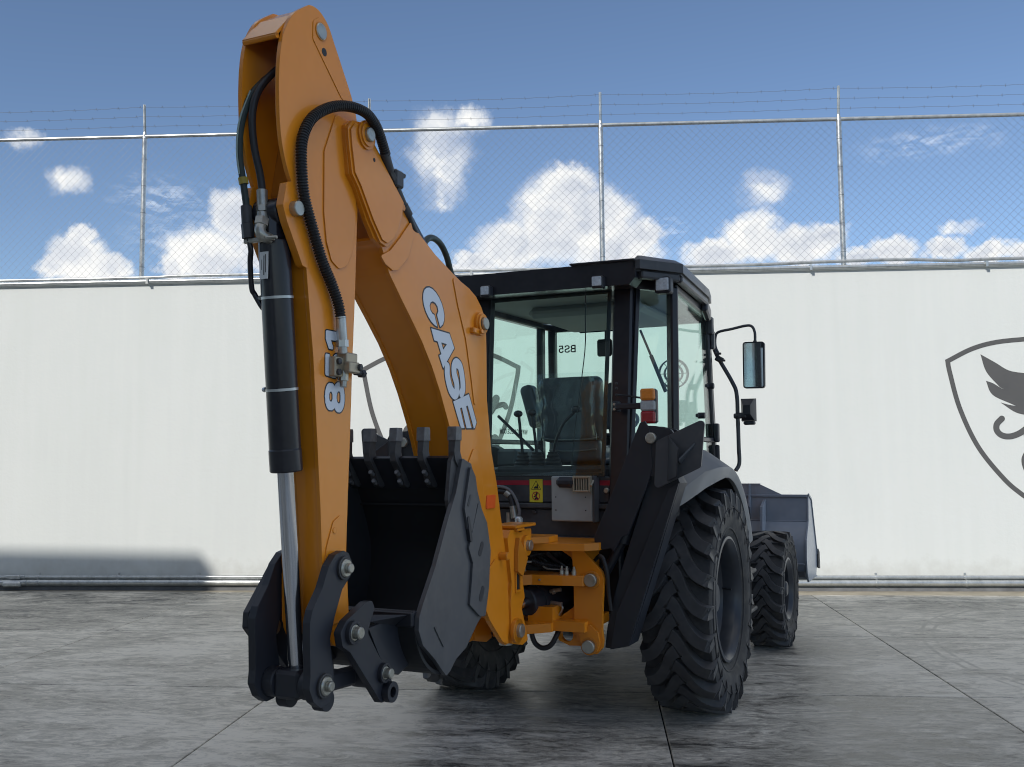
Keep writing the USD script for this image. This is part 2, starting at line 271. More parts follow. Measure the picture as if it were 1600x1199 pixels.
FACADE = paint('facade_render', (0.20, 0.19, 0.18), rough=0.8, var=0.08, bevel=0)
DARKW = paint('dark_window', (0.03, 0.035, 0.04), rough=0.1, var=0.1, bevel=0)

# ------------------------------------------------------------------ mesh helpers
USED = {}
def obj(name, mesh, mat, parent='/World', smooth=30, **data):
    key = (str(parent), name)
    k = USED.get(key, 0); USED[key] = k + 1
    path = f"{parent}/{name}" + (f"_{k:03d}" if k else '')
    if isinstance(mesh, list): mesh = cat(mesh)
    m = usdkit.mesh(stage, path, mesh, mat, smooth=smooth)
    for a, b in data.items(): m.GetPrim().SetCustomDataByKey(a, b)
    return path

def cat(ms):
    ms = [x for x in ms if x is not None]
    return trimesh.util.concatenate([x if isinstance(x, trimesh.Trimesh) else trimesh.Trimesh(*meshkit.arrays(x)[:2], process=False) for x in ms])

def bx(x0, x1, y0, y1, z0, z1, c=0.0):
    if c <= 0:
        b = trimesh.creation.box((abs(x1 - x0), abs(y1 - y0), abs(z1 - z0))); b.apply_translation(((x0 + x1) / 2, (y0 + y1) / 2, (z0 + z1) / 2)); return b
    pts = []
    for a in ((x0 + c, x1 - c, y0 + c, y1 - c, z0, z1), (x0, x1, y0 + c, y1 - c, z0 + c, z1 - c), (x0 + c, x1 - c, y0, y1, z0 + c, z1 - c)):
        pts += [(a[i], a[2 + j], a[4 + k]) for i in (0, 1) for j in (0, 1) for k in (0, 1)]
    return trimesh.convex.convex_hull(np.array(pts))

def orient(a, b):
    """rotation taking z to b-a"""
    d = np.asarray(b, float) - np.asarray(a, float); L = np.linalg.norm(d); z = d / L
    t = np.array([0, 0, 1.]) if abs(z[2]) < 0.95 else np.array([1., 0, 0])
    x = np.cross(t, z); x /= np.linalg.norm(x); y = np.cross(z, x)
    M = np.eye(4); M[:3, 0], M[:3, 1], M[:3, 2], M[:3, 3] = x, y, z, a
    return M, L

def cyl(a, b, r, n=24, r2=None, c=0.0):
    M, L = orient(a, b); r2 = r if r2 is None else r2
    prof = [(0, 0), (r - c, 0), (r, c), (r2, L - c), (r2 - c, L), (0, L)] if c > 0 else [(0, 0), (r, 0), (r2, L), (0, L)]
    m = trimesh.creation.revolve(np.array(prof), sections=n); m.apply_transform(M); return m

def ring(a, b, ro, ri, n=28):
    M, L = orient(a, b)
    m = trimesh.creation.revolve(np.array([(ri, 0), (ro, 0), (ro, L), (ri, L), (ri, 0)]), sections=n); m.apply_transform(M); return m

def bar(a, b, w, d, ref=(1, 0, 0), c=0.0):
    """rectangular bar from a to b: width w along ref, depth d across"""
    a, b = np.asarray(a, float), np.asarray(b, float); z = b - a; L = np.linalg.norm(z); z /= L
    x = np.asarray(ref, float); x = x - z * (x @ z); x /= np.linalg.norm(x); y = np.cross(z, x)
    m = bx(-w / 2, w / 2, -d / 2, d / 2, 0, L, c)
    M = np.eye(4); M[:3, 0], M[:3, 1], M[:3, 2], M[:3, 3] = x, y, z, a
    m.apply_transform(M); return m

def spline(P, n=10):
    P = np.asarray(P, float); Q = np.vstack([2 * P[0] - P[1], P, 2 * P[-1] - P[-2]]); out = []
    for i in range(1, len(Q) - 2):
        for t in np.linspace(0, 1, n, endpoint=False):
            a, b, c, d = Q[i - 1], Q[i], Q[i + 1], Q[i + 2]
            out.append(0.5 * ((2 * b) + (-a + c) * t + (2 * a - 5 * b + 4 * c - d) * t ** 2 + (-a + 3 * b - 3 * c + d) * t ** 3))
    out.append(P[-1]); return np.array(out)

def sweep(path, r, n=12, caps=True):
    """round tube along the path, r a number or one radius for each point"""
    P = np.asarray(path, float); R = np.broadcast_to(np.asarray(r, float), (len(P),))
    T = np.gradient(P, axis=0); T /= np.linalg.norm(T, axis=1, keepdims=True)
    u = np.cross(T[0], [0.3, 0.9, 0.2]); u /= np.linalg.norm(u); V = []
    ang = np.linspace(0, 2 * np.pi, n, endpoint=False)
    for i in range(len(P)):
        u = u - T[i] * (u @ T[i]); u /= np.linalg.norm(u); w = np.cross(T[i], u)
        V.append(P[i] + R[i] * (np.cos(ang)[:, None] * u + np.sin(ang)[:, None] * w))
    V = np.vstack(V); F = []
    for i in range(len(P) - 1):
        for k in range(n):
            a, b, c, d = i * n + k, i * n + (k + 1) % n, (i + 1) * n + (k + 1) % n, (i + 1) * n + k
            F += [(a, b, c), (a, c, d)]
    if caps:
        s, e = len(V), len(V) + 1; V = np.vstack([V, P[0], P[-1]])
        for k in range(n):
            F.append((s, (k + 1) % n, k)); F.append((e, (len(P) - 1) * n + k, (len(P) - 1) * n + (k + 1) % n))
    return trimesh.Trimesh(V, F, process=False)

def hose(P, r, n=10, seg=12): return sweep(spline(P, n), r, seg)

def corrugated(P, r, pitch=0.008):
    S = spline(P, 20); d = np.r_[0, np.cumsum(np.linalg.norm(np.diff(S, axis=0), axis=1))]
    t = np.arange(0, d[-1], pitch / 4); S = np.stack([np.interp(t, d, S[:, k]) for k in range(3)], 1)
    return sweep(S, r * (1 + 0.11 * np.sign(np.sin(2 * np.pi * t / pitch + 0.1))), 14)

def ext(poly, t):
    gs = getattr(poly, 'geoms', [poly])
    return cat([trimesh.creation.extrude_polygon(g, t, engine='earcut') for g in gs if g.area > 1e-9])

def plate_x(pts, x0, x1, holes=()):
    """outline in (y, z), extruded from x0 to x1"""
    p = pts if not isinstance(pts, list) else Polygon(pts).buffer(0)
    for h in holes: p = p.difference(h)
    m = ext(p, abs(x1 - x0)); v = m.vertices.copy()
    m.vertices = np.stack([v[:, 2] + min(x0, x1), v[:, 0], v[:, 1]], 1)
    return m
def plate_y(pts, y0, y1, holes=()):
    """outline in (x, z), extruded from y0 to y1"""
    p = pts if not isinstance(pts, list) else Polygon(pts).buffer(0)
    for h in holes: p = p.difference(h)
    m = ext(p, abs(y1 - y0)); v = m.vertices.copy()
    m.vertices = np.stack([v[:, 0], -v[:, 2] + max(y0, y1), v[:, 1]], 1)
    return m
def plate_z(pts, z0, z1):
    p = pts if not isinstance(pts, list) else Polygon(pts).buffer(0)
    m = ext(p, z1 - z0); m.apply_translation((0, 0, z0)); return m

def strip(path, x0, x1, t):
    """a bent sheet: path in (y, z), from x0 to x1, thickness t to the left of the path"""
    l = LineString(path); p = l.buffer(t, single_sided=True, join_style=2)
    return plate_x(p, x0, x1)

def quad(p, t=0.006):
    """flat four-cornered pane with thickness"""
    p = np.asarray(p, float); nrm = np.cross(p[1] - p[0], p[3] - p[0]); nrm /= np.linalg.norm(nrm)
    v = np.vstack([p - nrm * t / 2, p + nrm * t / 2]); F = [(0, 2, 1), (0, 3, 2), (4, 5, 6), (4, 6, 7)]
    for i in range(4):
        j = (i + 1) % 4; F += [(i, j, j + 4), (i, j + 4, i + 4)]
    return trimesh.Trimesh(v, F, process=False)

def quad_y(p, t):
    p = np.asarray(p, float); v = np.vstack([p, p + [0, t, 0]]); return trimesh.convex.convex_hull(v)

def smoothpoly(pts, r):
    return Polygon(pts).buffer(r, join_style=1).buffer(-2 * r, join_style=1).buffer(r, join_style=1)

def mirror_x(m, cx=0.0):
    m = m.copy(); m.vertices[:, 0] = 2 * cx - m.vertices[:, 0]; m.invert(); return m

def hexbolt(a, b, r):
    return cyl(a, b, r, 6)

# ================================================================== the setting
# ground: one wide sheet under the yard, and cast slabs with recessed joints on it
ground = obj('ground', bx(-900, 900, -900, 900, -0.40, -0.055), YARD, smooth=False, kind='structure', label='flat concrete yard surface reaching out to the horizon', category='ground')
obj('joint_bed', bx(-12.1, 16.9, -4.9, 11.66, -0.054, -0.014), JOINT, ground, smooth=False)
XJ = [-12.0, -9.55, -7.13, -4.72, -2.28, 0.36, 2.43, 4.83, 7.2, 9.6, 12.0, 14.4, 16.8]
YJ = [-4.4, -2.2, 0.05, 2.3, 4.52, 6.79, 8.98, 11.2]
def slab(x0, x1, y0, y1):
    g, c = 0.005, 0.004
    x0 += g; x1 -= g; y0 += g; y1 -= g
    return trimesh.convex.convex_hull(np.array([(x, y, -0.045) for x in (x0, x1) for y in (y0, y1)] + [(x, y, -c) for x in (x0, x1) for y in (y0, y1)] + [(x, y, 0) for x in (x0 + c, x1 - c) for y in (y0 + c, y1 - c)]))
for i in range(len(XJ) - 1):
    for j in range(len(YJ) - 1):
        obj('concrete_slab', slab(XJ[i], XJ[i + 1], YJ[j], YJ[j + 1]), FLOOR, ground, smooth=False)
    obj('edge_slab', slab(XJ[i], XJ[i + 1], 11.2, 11.66), FLOOR, ground, smooth=False)
obj('dusty_strip', bx(-16, 16, 11.667, 12.7, -0.05, -0.003), SUNLITM, ground, smooth=False)  # strip of ground with sunlight painted into its colour

# boundary wall: runs a little askew to the slab joints
WYAW = math.radians(1.35)
wx = UsdGeom.Xform.Define(stage, '/World/boundary_wall'); wx.AddTranslateOp().Set(Gf.Vec3d(0, 11.95, 0)); wx.AddRotateZOp().Set(math.degrees(WYAW))
wp = wx.GetPrim()
wp.SetCustomDataByKey('label', 'long white painted yard wall behind the digger with a grey winged lion shield'); wp.SetCustomDataByKey('category', 'wall')
W = '/World/boundary_wall'
WL, WR, WH = -15.0, 13.0, 3.90
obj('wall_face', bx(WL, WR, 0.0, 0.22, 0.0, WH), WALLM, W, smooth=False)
obj('skirting', bx(WL, WR, -0.02, -0.001, -0.02, 0.048, 0.003), SKIRT, W, smooth=False)
obj('coping', bx(WL, WR, -0.03, 0.25, WH + 0.001, WH + 0.040, 0.006), WALLM, W, smooth=False)
obj('top_pipe', cyl((WL, -0.035, WH + 0.035), (WR, -0.035, WH + 0.035), 0.024, 16), GALV, W)
obj('top_pipe', hose([(WL, -0.02, WH + 0.095), (-6.6, -0.02, WH + 0.085), (-5.2, -0.02, WH + 0.10), (-2.0, -0.02, WH + 0.09), (1.6, -0.02, WH + 0.085), (2.7, -0.02, WH + 0.105), (3.7, -0.02, WH + 0.115), (4.4, -0.02, WH + 0.09), (5.6, -0.02, WH + 0.10), (WR, -0.02, WH + 0.09)], 0.020, 8, 10), GALV, W)
obj('conduit', cyl((WL, -0.040, 0.098), (WR, -0.040, 0.098), 0.036, 20), GALV, W)
obj('conduit', cyl((WL, -0.024, 0.164), (WR, -0.024, 0.164), 0.023, 16), GALV, W)
for x in np.arange(-14.6, 12.9, 1.04):
    x = x + 0.18
    obj('conduit_clamp', [ring((x, -0.040, 0.098), (x + 0.024, -0.040, 0.098), 0.041, 0.034, 20), ring((x, -0.024, 0.164), (x + 0.024, -0.024, 0.164), 0.027, 0.022, 16), bx(x, x + 0.024, -0.012, -0.0005, 0.188, 0.215)], GALV, W)
for x in np.arange(-14.2, 12.9, 2.1):
    obj('pipe_clamp', [ring((x, -0.035, WH + 0.035), (x + 0.03, -0.035, WH + 0.035), 0.035, 0.028, 20), bx(x, x + 0.03, -0.075, -0.062, WH + 0.0, WH + 0.07)], GALV, W)
obj('junction_box', [bx(-7.57, -7.33, -0.115, -0.004, 0.045, 0.115, 0.02), bx(-7.53, -7.37, -0.124, -0.113, 0.060, 0.102, 0.006), cyl((-7.64, -0.05, 0.095), (-7.27, -0.05, 0.095), 0.040, 14)], GALV, W)
obj('junction_box', [bx(-7.50, -7.36, -0.075, -0.004, 0.140, 0.190, 0.010), cyl((-7.55, -0.026, 0.164), (-7.31, -0.026, 0.164), 0.028, 12)], GALV, W)

# painted shield with a winged lion, twice
def arc(pts, n=14): return [tuple(p) for p in spline(np.array([(a, b, 0) for a, b in pts]), n)[:, :2]]
left_top = arc([(-1.01, 2.771), (-0.70, 2.925), (-0.40, 3.005), (0.0, 3.042)])
left_side = arc([(-1.01, 2.771), (-0.985, 2.60), (-0.885, 2.164), (-0.69, 1.70), (-0.41, 1.317), (-0.20, 1.12), (0.0, 0.985)])
half = left_top + left_side[::-1]
shield = unary_union([Polygon(half).buffer(0.001), affinity.scale(Polygon(half), -1, 1, origin=(0, 0)).buffer(0.001)])
shield_band = shield.difference(shield.buffer(-0.056, join_style=2))
lion = []
lion.append(Polygon(arc([(-0.59, 2.834), (-0.53, 2.62), (-0.38, 2.43)], 6) + [(-0.32, 2.40)] + arc([(-0.37, 2.42), (-0.46, 2.48), (-0.54, 2.51)], 5) + arc([(-0.54, 2.51), (-0.47, 2.34), (-0.24, 2.22)], 6) + [(-0.20, 2.20)] + arc([(-0.28, 2.215), (-0.38, 2.245)], 3) + arc([(-0.38, 2.245), (-0.20, 2.12), (0.0, 2.085), (0.16, 2.10)], 5) + [(0.20, 2.40)] + arc([(0.10, 2.55), (-0.05, 2.59), (-0.26, 2.63), (-0.42, 2.73), (-0.59, 2.834)], 6)).buffer(0))
lion.append(LineString(arc([(-0.375, 2.050), (-0.435, 1.985), (-0.44, 1.91), (-0.385, 1.85), (-0.29, 1.835), (-0.18, 1.87), (-0.06, 1.95), (0.06, 2.0)], 8)).buffer(0.036))
lion.append(Polygon(arc([(-0.13, 1.86), (-0.115, 1.70), (-0.17, 1.56), (-0.145, 1.42), (-0.075, 1.335), (-0.045, 1.345), (-0.05, 1.38), (0.03, 1.40), (0.02, 1.44), (-0.07, 1.47), (-0.085, 1.55), (0.02, 1.66), (0.14, 1.72), (0.20, 1.88), (0.26, 2.10), (0.10, 2.15), (0.0, 2.04), (-0.13, 1.90)], 5)).buffer(0))
lion.append(Polygon(arc([(0.18, 2.05), (0.16, 2.30), (0.08, 2.50), (0.00, 2.60), (0.03, 2.68), (0.01, 2.76), (0.12, 2.72), (0.25, 2.70), (0.34, 2.62), (0.42, 2.52), (0.38, 2.47), (0.30, 2.46), (0.33, 2.34), (0.36, 2.20), (0.32, 2.02), (0.24, 1.92)], 5)).buffer(0))
lion.append(LineString(arc([(0.28, 2.12), (0.44, 2.10), (0.58, 2.16), (0.66, 2.26), (0.70, 2.37)], 6)).buffer(0.045))
lion.append(LineString(arc([(0.62, 2.22), (0.70, 2.27), (0.79, 2.29), (0.82, 2.26)], 6)).buffer(0.034))
lion.append(LineString(arc([(0.28, 2.02), (0.40, 1.92), (0.52, 1.94), (0.60, 1.86), (0.68, 1.88)], 6)).buffer(0.042))
lion.append(LineString(arc([(0.08, 1.70), (0.20, 1.58), (0.16, 1.44), (0.22, 1.36), (0.32, 1.36)], 6)).buffer(0.045))
lion.append(Polygon([(-0.06, 2.68), (-0.02, 2.60), (0.03, 2.57), (0.05, 2.72), (0.0, 2.80)]))
emblem = unary_union([shield_band, unary_union([g.buffer(0) for g in lion])])
for cx in (5.205, -1.985):
    e = ext(affinity.translate(emblem, cx, 0), 0.0016)
    v = e.vertices.copy(); e.vertices = np.stack([v[:, 0], -v[:, 2] - 0.0006, v[:, 1]], 1)
    obj('shield_emblem', e, EMBLEM, W, smooth=False)

# chain-link fence on the wall
fx = UsdGeom.Xform.Define(stage, '/World/chain_link_fence'); fx.AddTranslateOp().Set(Gf.Vec3d(0, 11.95, 0)); fx.AddRotateZOp().Set(math.degrees(WYAW))
fx.GetPrim().SetCustomDataByKey('label', 'galvanised chain-link fence with barbed wire standing on top of the white wall'); fx.GetPrim().SetCustomDataByKey('category', 'fence')
FN = '/World/chain_link_fence'
FY, FB, FT = 0.11, WH + 0.05, 5.87
posts = [-14.95, -11.95, -8.94, -5.94, -2.93, 0.07, 3.06, 6.07, 9.07, 12.07]
def railz(x): return FT - 0.006 * x
for i, x in enumerate(posts):
    zt = railz(x)
    obj('post', [cyl((x, FY, FB), (x, FY, zt + 0.02), 0.032, 16), cyl((x, FY, zt - 0.03), (x, FY, zt + 0.06), 0.036, 16, 0.02),
                 bar((x, FY, zt + 0.05), (x + (0.0 if i % 2 else 0.005), FY - 0.03, zt + 0.42), 0.036, 0.012, c=0.003), bar((x, FY - 0.012, zt + 0.06), (x, FY - 0.04, zt + 0.42), 0.010, 0.022)], GALV, FN)
    for k in range(5):
        obj('tie_wire', ring((x, FY, FB + 0.2 + 0.36 * k), (x, FY, FB + 0.206 + 0.36 * k), 0.036, 0.031, 10), GALV_D, FN)
obj('top_rail', sweep([(x, FY, railz(x)) for x in posts], 0.024, 14), GALV, FN)
obj('tension_wire', sweep([(x, FY - 0.03, FB + 0.07) for x in posts], 0.003, 5), GALV_D, FN)
for k, dz in enumerate((0.13, 0.26, 0.39)):
    pts = []
    for a, b in zip(posts[:-1], posts[1:]):
        for t in np.linspace(0, 1, 12, endpoint=False):
            x = a + (b - a) * t; pts.append((x, FY - 0.03, railz(x) + dz - 0.02 * 4 * t * (1 - t) * (0.6 + 0.3 * k)))
    ms = [sweep(pts, 0.0018, 4)]
    P = np.array(pts); d = P[:, 0]
    for x in np.arange(WL + 0.2 + 0.05 * k, 12.0, 0.30):
        z = np.interp(x, d, P[:, 2])
        ms.append(bar((x - 0.004, FY - 0.045, z - 0.02), (x + 0.004, FY - 0.015, z + 0.02), 0.002, 0.002)); ms.append(bar((x + 0.012, FY - 0.015, z - 0.016), (x + 0.004, FY - 0.045, z + 0.016), 0.002, 0.002))
        ms.append(bar((x - 0.010, FY - 0.03, z), (x + 0.016, FY - 0.03, z), 0.006, 0.006))
    obj('barbed_wire', ms, GALV_D, FN, smooth=False, kind='stuff')
# woven mesh: zigzag wires, each hooked round its neighbours
def chain_mesh():
    p = 0.100; h = p / 2; V, F = [], []; r = 0.0013
    xs = np.arange(-10.0, 8.0, h); nz = int((FT - 0.03 - FB) / h)
    for ix, x0 in enumerate(xs):
        pts = []
        for k in range(nz + 1):
            s = (k + ix) % 2
            pts.append((x0 + (h if s else -h) * 0.53, FY - 0.040 + (0.004 if s else -0.004), FB + 0.02 + k * h))
        P = np.array(pts)
        P[:, 2] = FB + 0.02 + (P[:, 2] - FB - 0.02) * (railz(x0) - 0.02 - FB) / (nz * h + 0.02)
        o = np.array([(r, 0, 0), (-r * .5, 0, r), (-r * .5, r, -r * .2)]) * 1.15
        base = len(V)
        for q in P: V.extend([q + o[0], q + o[1], q + o[2]])
        for k in range(nz):
            for j in range(3):
                a, b, c, d = base + k * 3 + j, base + k * 3 + (j + 1) % 3, base + k * 3 + 3 + (j + 1) % 3, base + k * 3 + 3 + j
                F += [(a, b, c), (a, c, d)]
    return trimesh.Trimesh(np.array(V), np.array(F), process=False)
obj('wire_mesh', chain_mesh(), GALV_D, FN, smooth=False, kind='stuff')

# tall workshop behind the camera whose shade lies over the yard
bw = UsdGeom.Xform.Define(stage, '/World/workshop_building'); B = '/World/workshop_building'
bw.GetPrim().SetCustomDataByKey('label', 'tall rendered workshop block outside the picture that shades the yard'); bw.GetPrim().SetCustomDataByKey('category', 'building')
obj('wall', bx(-40, -1.6, -20, -5.0, -0.05, 13.42), FACADE, B, smooth=False)
obj('parapet', bx(-40, -14.75, -5.35, -5.0, 13.42, 14.06), FACADE, B, smooth=False)
for i in range(7):
    x = -37.5 + i * 5.1
    obj('roller_door', bx(x, x + 3.6, -5.0, -4.96, 0.0, 4.4), GALV, B, smooth=False)
    obj('window', bx(x, x + 3.6, -5.0, -4.97, 7.2, 9.4), DARKW, B, smooth=False)

# ================================================================== the backhoe loader
# everything below is in the machine's own frame: x to its right, y forward, z up, origin under the rear axle
mx = UsdGeom.Xform.Define(stage, '/World/backhoe_loader')
mx.AddTranslateOp().Set(Gf.Vec3d(-0.1485, 6.703, 0)); mx.AddRotateZOp().Set(-19.3)
mx.GetPrim().SetCustomDataByKey('label', 'orange and black backhoe loader parked on the dark slabs with its digging arm folded')
mx.GetPrim().SetCustomDataByKey('category', 'backhoe loader')
M = '/World/backhoe_loader'

# ---------------------------------------------------------------- wheels
def tyre_mesh(R, w, rim_r, n_lug, lug_h, lug_w, sweep_deg, seed):
    """lugged industrial tyre, axis along x, centred on the origin; the outer side is +x"""
    g = np.random.default_rng(seed)
    Rc = R - lug_h; hw = w / 2
    def crown(s):                                   # carcass radius across the tread
        return Rc - 0.035 * R * (abs(s) ** 2.6)
    prof = []
    for s in np.linspace(-1, 1, 17): prof.append((crown(s), s * hw * 0.97))
    side = [(Rc - 0.07 * R, hw * 1.01), (Rc - 0.14 * R, hw * 1.03), (Rc - 0.24 * R, hw * 0.99), (rim_r + 0.055, hw * 0.88), (rim_r + 0.022, hw * 0.80), (rim_r + 0.0, hw * 0.78), (rim_r - 0.03, hw * 0.70)]
    prof = [(r, -x) for r, x in side[::-1]] + prof + side
    m = trimesh.creation.revolve(np.array(prof), sections=96)      # about z
    parts = [m]
    # rings moulded on the sidewall
    for sg in (-1, 1):
        for rr_, xx in ((Rc - 0.115 * R, hw * 1.025), (rim_r + 0.075, hw * 0.915)):
            t = [(rr_ + 0.006 * math.cos(a), sg * xx + 0.006 * math.sin(a)) for a in np.linspace(0, 2 * math.pi, 7)]
            parts.append(trimesh.creation.revolve(np.array(t), sections=80))
    def lug(path, width, h, th0, sg):
        """path: (s, angle in degrees), a bar of the given width along it"""
        P = spline([(a, b, 0) for a, b in path], 4)[:, :2]
        q = np.stack([P[:, 0] * hw, np.radians(P[:, 1]) * R], 1); T = np.gradient(q, axis=0); T /= np.linalg.norm(T, axis=1, keepdims=True); N = np.stack([-T[:, 1], T[:, 0]], 1)
        V, F = [], []
        k = len(P)
        W = np.broadcast_to(np.asarray(width, float), (k,)) if np.ndim(width) == 0 else np.interp(np.linspace(0, 1, k), np.linspace(0, 1, len(width)), width)
        for i in range(k):
            for e, (top, f) in enumerate(((0, 1.14), (1, 0.94), (1, -0.94), (0, -1.14))):
                a = q[i] + N[i] * W[i] / 2 * f
                s = a[0] / hw; th = th0 + a[1] / R
                base = crown(min(abs(s), 1.0)) - 0.010 - max(0, abs(s) - 1.0) * 0.6
                r = base + (h + 0.010 + 0.018 * R * abs(s) ** 2 if top else 0)
                V.append((r * math.cos(th), r * math.sin(th), sg * a[0]))
        for i in range(k - 1):
            for e in range(3):
                a, b, c, d = i * 4 + e, i * 4 + e + 1, (i + 1) * 4 + e + 1, (i + 1) * 4 + e
                F += [(a, d, c), (a, c, b)]
        F += [(0, 1, 2), (0, 2, 3)]; e = (k - 1) * 4; F += [(e, e + 2, e + 1), (e, e + 3, e + 2)]
        # shoulder: carry the outer end down the sidewall
        o = len(V); s_out = 1.035
        for j, (vi, rr_) in enumerate(((e + 1, 0), (e + 2, 0), (e, -0.075 * R), (e + 3, -0.075 * R))):
            p = np.array(V[vi]); rad = math.hypot(p[0], p[1]); dr = rr_
            sc = (rad + dr) / rad
            V.append((p[0] * sc, p[1] * sc, sg * hw * (s_out if j >= 2 else 1.0)))
        F += [(e + 1, o, o + 1), (e + 1, o + 1, e + 2), (e + 1, e, o + 2), (e + 1, o + 2, o), (e + 2, o + 1, o + 3), (e + 2, o + 3, e + 3), (o, o + 2, o + 3), (o, o + 3, o + 1)]
        t = trimesh.Trimesh(V, F, process=False); t.fix_normals(); return t
    pitch = 2 * math.pi / n_lug
    for i in range(n_lug):
        for sg in (-1, 1):
            th0 = i * pitch + (0 if sg > 0 else pitch / 2)
            d = sweep_deg
            parts.append(lug([(-0.11, -0.02 * d), (0.10, 0.12 * d), (0.34, 0.52 * d), (0.64, 0.84 * d), (1.0, 0.98 * d)], [lug_w * 1.2, lug_w * 0.95, lug_w * 0.9, lug_w * 1.0, lug_w * 1.1], lug_h, th0, sg))
            # the small bars between the lugs
            t1 = th0 + pitch / 2
            parts.append(lug([(0.17, 0.24 * d), (0.25, 0.37 * d), (0.33, 0.50 * d)], lug_w * 0.50, lug_h * 0.45, t1, sg))
    out = []
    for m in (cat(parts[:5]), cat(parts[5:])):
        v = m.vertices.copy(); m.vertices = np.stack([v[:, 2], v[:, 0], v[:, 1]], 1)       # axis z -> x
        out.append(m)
    return out

def rim_mesh(rim_r, w, dish):
    hw = w / 2
    prof = [(rim_r + 0.006, hw * 0.80), (rim_r + 0.022, hw * 0.82), (rim_r + 0.022, hw * 0.90), (rim_r + 0.006, hw * 0.92), (rim_r - 0.010, hw * 0.84), (rim_r - 0.030, hw * 0.70), (rim_r - 0.032, hw * 0.35), (rim_r - 0.060, hw * 0.20),
            (rim_r - 0.062, dish + 0.03), (rim_r - 0.085, dish + 0.004), (rim_r * 0.52, dish), (rim_r * 0.45, dish + 0.035), (0.0, dish + 0.035)]
    m = trimesh.creation.revolve(np.array(prof), sections=72)
    v = m.vertices.copy(); m.vertices = np.stack([v[:, 2], v[:, 0], v[:, 1]], 1); m.fix_normals()
    inner = trimesh.creation.revolve(np.array([(rim_r - 0.01, -hw * 0.8), (rim_r - 0.01, hw * .3), (rim_r * .4, -hw * .2), (0, -hw * .2)]), sections=48)
    v = inner.vertices.copy(); inner.vertices = np.stack([v[:, 2], v[:, 0], v[:, 1]], 1)
    return cat([m, inner])

def wheel(name, x, y, R, w, rim_r, n, lh, lw, sw, dish, seed, rot):
    c = (x, y, R - 0.012)
    flip = x < 0
    def put(m, r=0.0):
        m = m.copy(); a = rot
        m.apply_transform(trimesh.transformations.rotation_matrix(a, (1, 0, 0)))
        if flip: m = mirror_x(m)
        m.apply_translation(c); return m
    p = obj(name, put(rim_mesh(rim_r, w, dish)), RIMM, M, smooth=35)
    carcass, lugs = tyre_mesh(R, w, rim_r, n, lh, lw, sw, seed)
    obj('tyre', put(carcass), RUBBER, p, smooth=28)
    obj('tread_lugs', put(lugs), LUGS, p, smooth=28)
    bolts = []
    for k in range(8):
        a = 2 * math.pi * k / 8
        yy, zz = rim_r * 0.62 * math.cos(a), rim_r * 0.62 * math.sin(a)
        obj('wheel_nut', put(cyl((dish, yy, zz), (dish + 0.025, yy, zz), 0.014, 6)), STEEL, p)
    obj('hub_cap', put(cyl((dish + 0.03, 0, 0), (dish + 0.10, 0, 0), rim_r * 0.30, 28, rim_r * 0.26, c=0.012)), RIMM, p)
    obj('valve_stem', put(sweep([(w * .18, rim_r - 0.035, 0.0), (w * .27, rim_r - 0.055, 0.0), (w * .33, rim_r - 0.06, 0)], 0.006, 8)), HOSE, p)
for sx in (1, -1):
    wheel('rear_wheel', 0.83 * sx, 0.0, 0.712, 0.42, 0.375, 23, 0.048, 0.076, 21, 0.01, 1, 0.05)
for sx in (1, -1):
    wheel('front_wheel', 0.90 * sx, 2.30, 0.490, 0.31, 0.245, 19, 0.032, 0.054, 18, 0.03, 2, 0.10)
obj('rear_axle', [cyl((-0.62, 0, 0.70), (0.62, 0, 0.70), 0.115, 24), bx(-0.22, 0.22, -0.25, 0.30, 0.50, 0.92, 0.05)], BLACK, M)
obj('front_axle', [bar((-0.74, 2.3, 0.49), (0.74, 2.3, 0.49), 0.16, 0.14, (0, 1, 0), 0.02), cyl((-0.76, 2.3, 0.49), (-0.68, 2.3, 0.49), 0.12), cyl((0.68, 2.3, 0.49), (0.76, 2.3, 0.49), 0.12)], BLACK, M)

# ---------------------------------------------------------------- chassis, hood, steps
ch = obj('chassis', [bx(-0.36, -0.24, -0.70, 2.85, 0.62, 0.86, 0.012), bx(0.24, 0.36, -0.70, 2.85, 0.62, 0.86, 0.012), bx(-0.24, 0.24, 0.3, 1.3, 0.55, 0.95, 0.02), bx(-0.50, 0.50, -0.64, -0.56, 0.66, 1.16, 0.01), bx(-0.3, 0.3, 2.7, 2.9, 0.5, 1.0, 0.03)], BLACK, M)
obj('fuel_tank', bx(0.40, 0.72, 0.80, 1.65, 0.45, 0.95, 0.04), BLACK, M)
obj('fuel_tank', bx(-0.72, -0.40, 0.80, 1.65, 0.45, 0.95, 0.04), BLACK, M)
obj('entry_step', [bx(0.74, 0.98, 0.92, 1.18, 0.46, 0.49, 0.008), bx(0.74, 0.98, 0.92, 1.18, 0.74, 0.77, 0.008), bx(0.72, 0.74, 0.90, 1.20, 0.44, 1.05)], BLACK, M)
hood = obj('hood', plate_x(smoothpoly([(1.12, 0.95), (2.95, 0.95), (3.0, 1.10), (2.95, 1.34), (2.6, 1.46), (1.12, 1.60)], 0.03), -0.44, 0.44), ORANGE, M)
obj('exhaust_stack', [cyl((0.30, 1.75, 1.45), (0.30, 1.75, 1.78), 0.035, 16), cyl((0.30, 1.75, 1.45), (0.30, 1.75, 1.62), 0.055, 16)], BLACK, hood)
obj('grille', bx(-0.36, 0.36, 3.0, 3.02, 0.98, 1.30, 0.006), BLACK, hood)

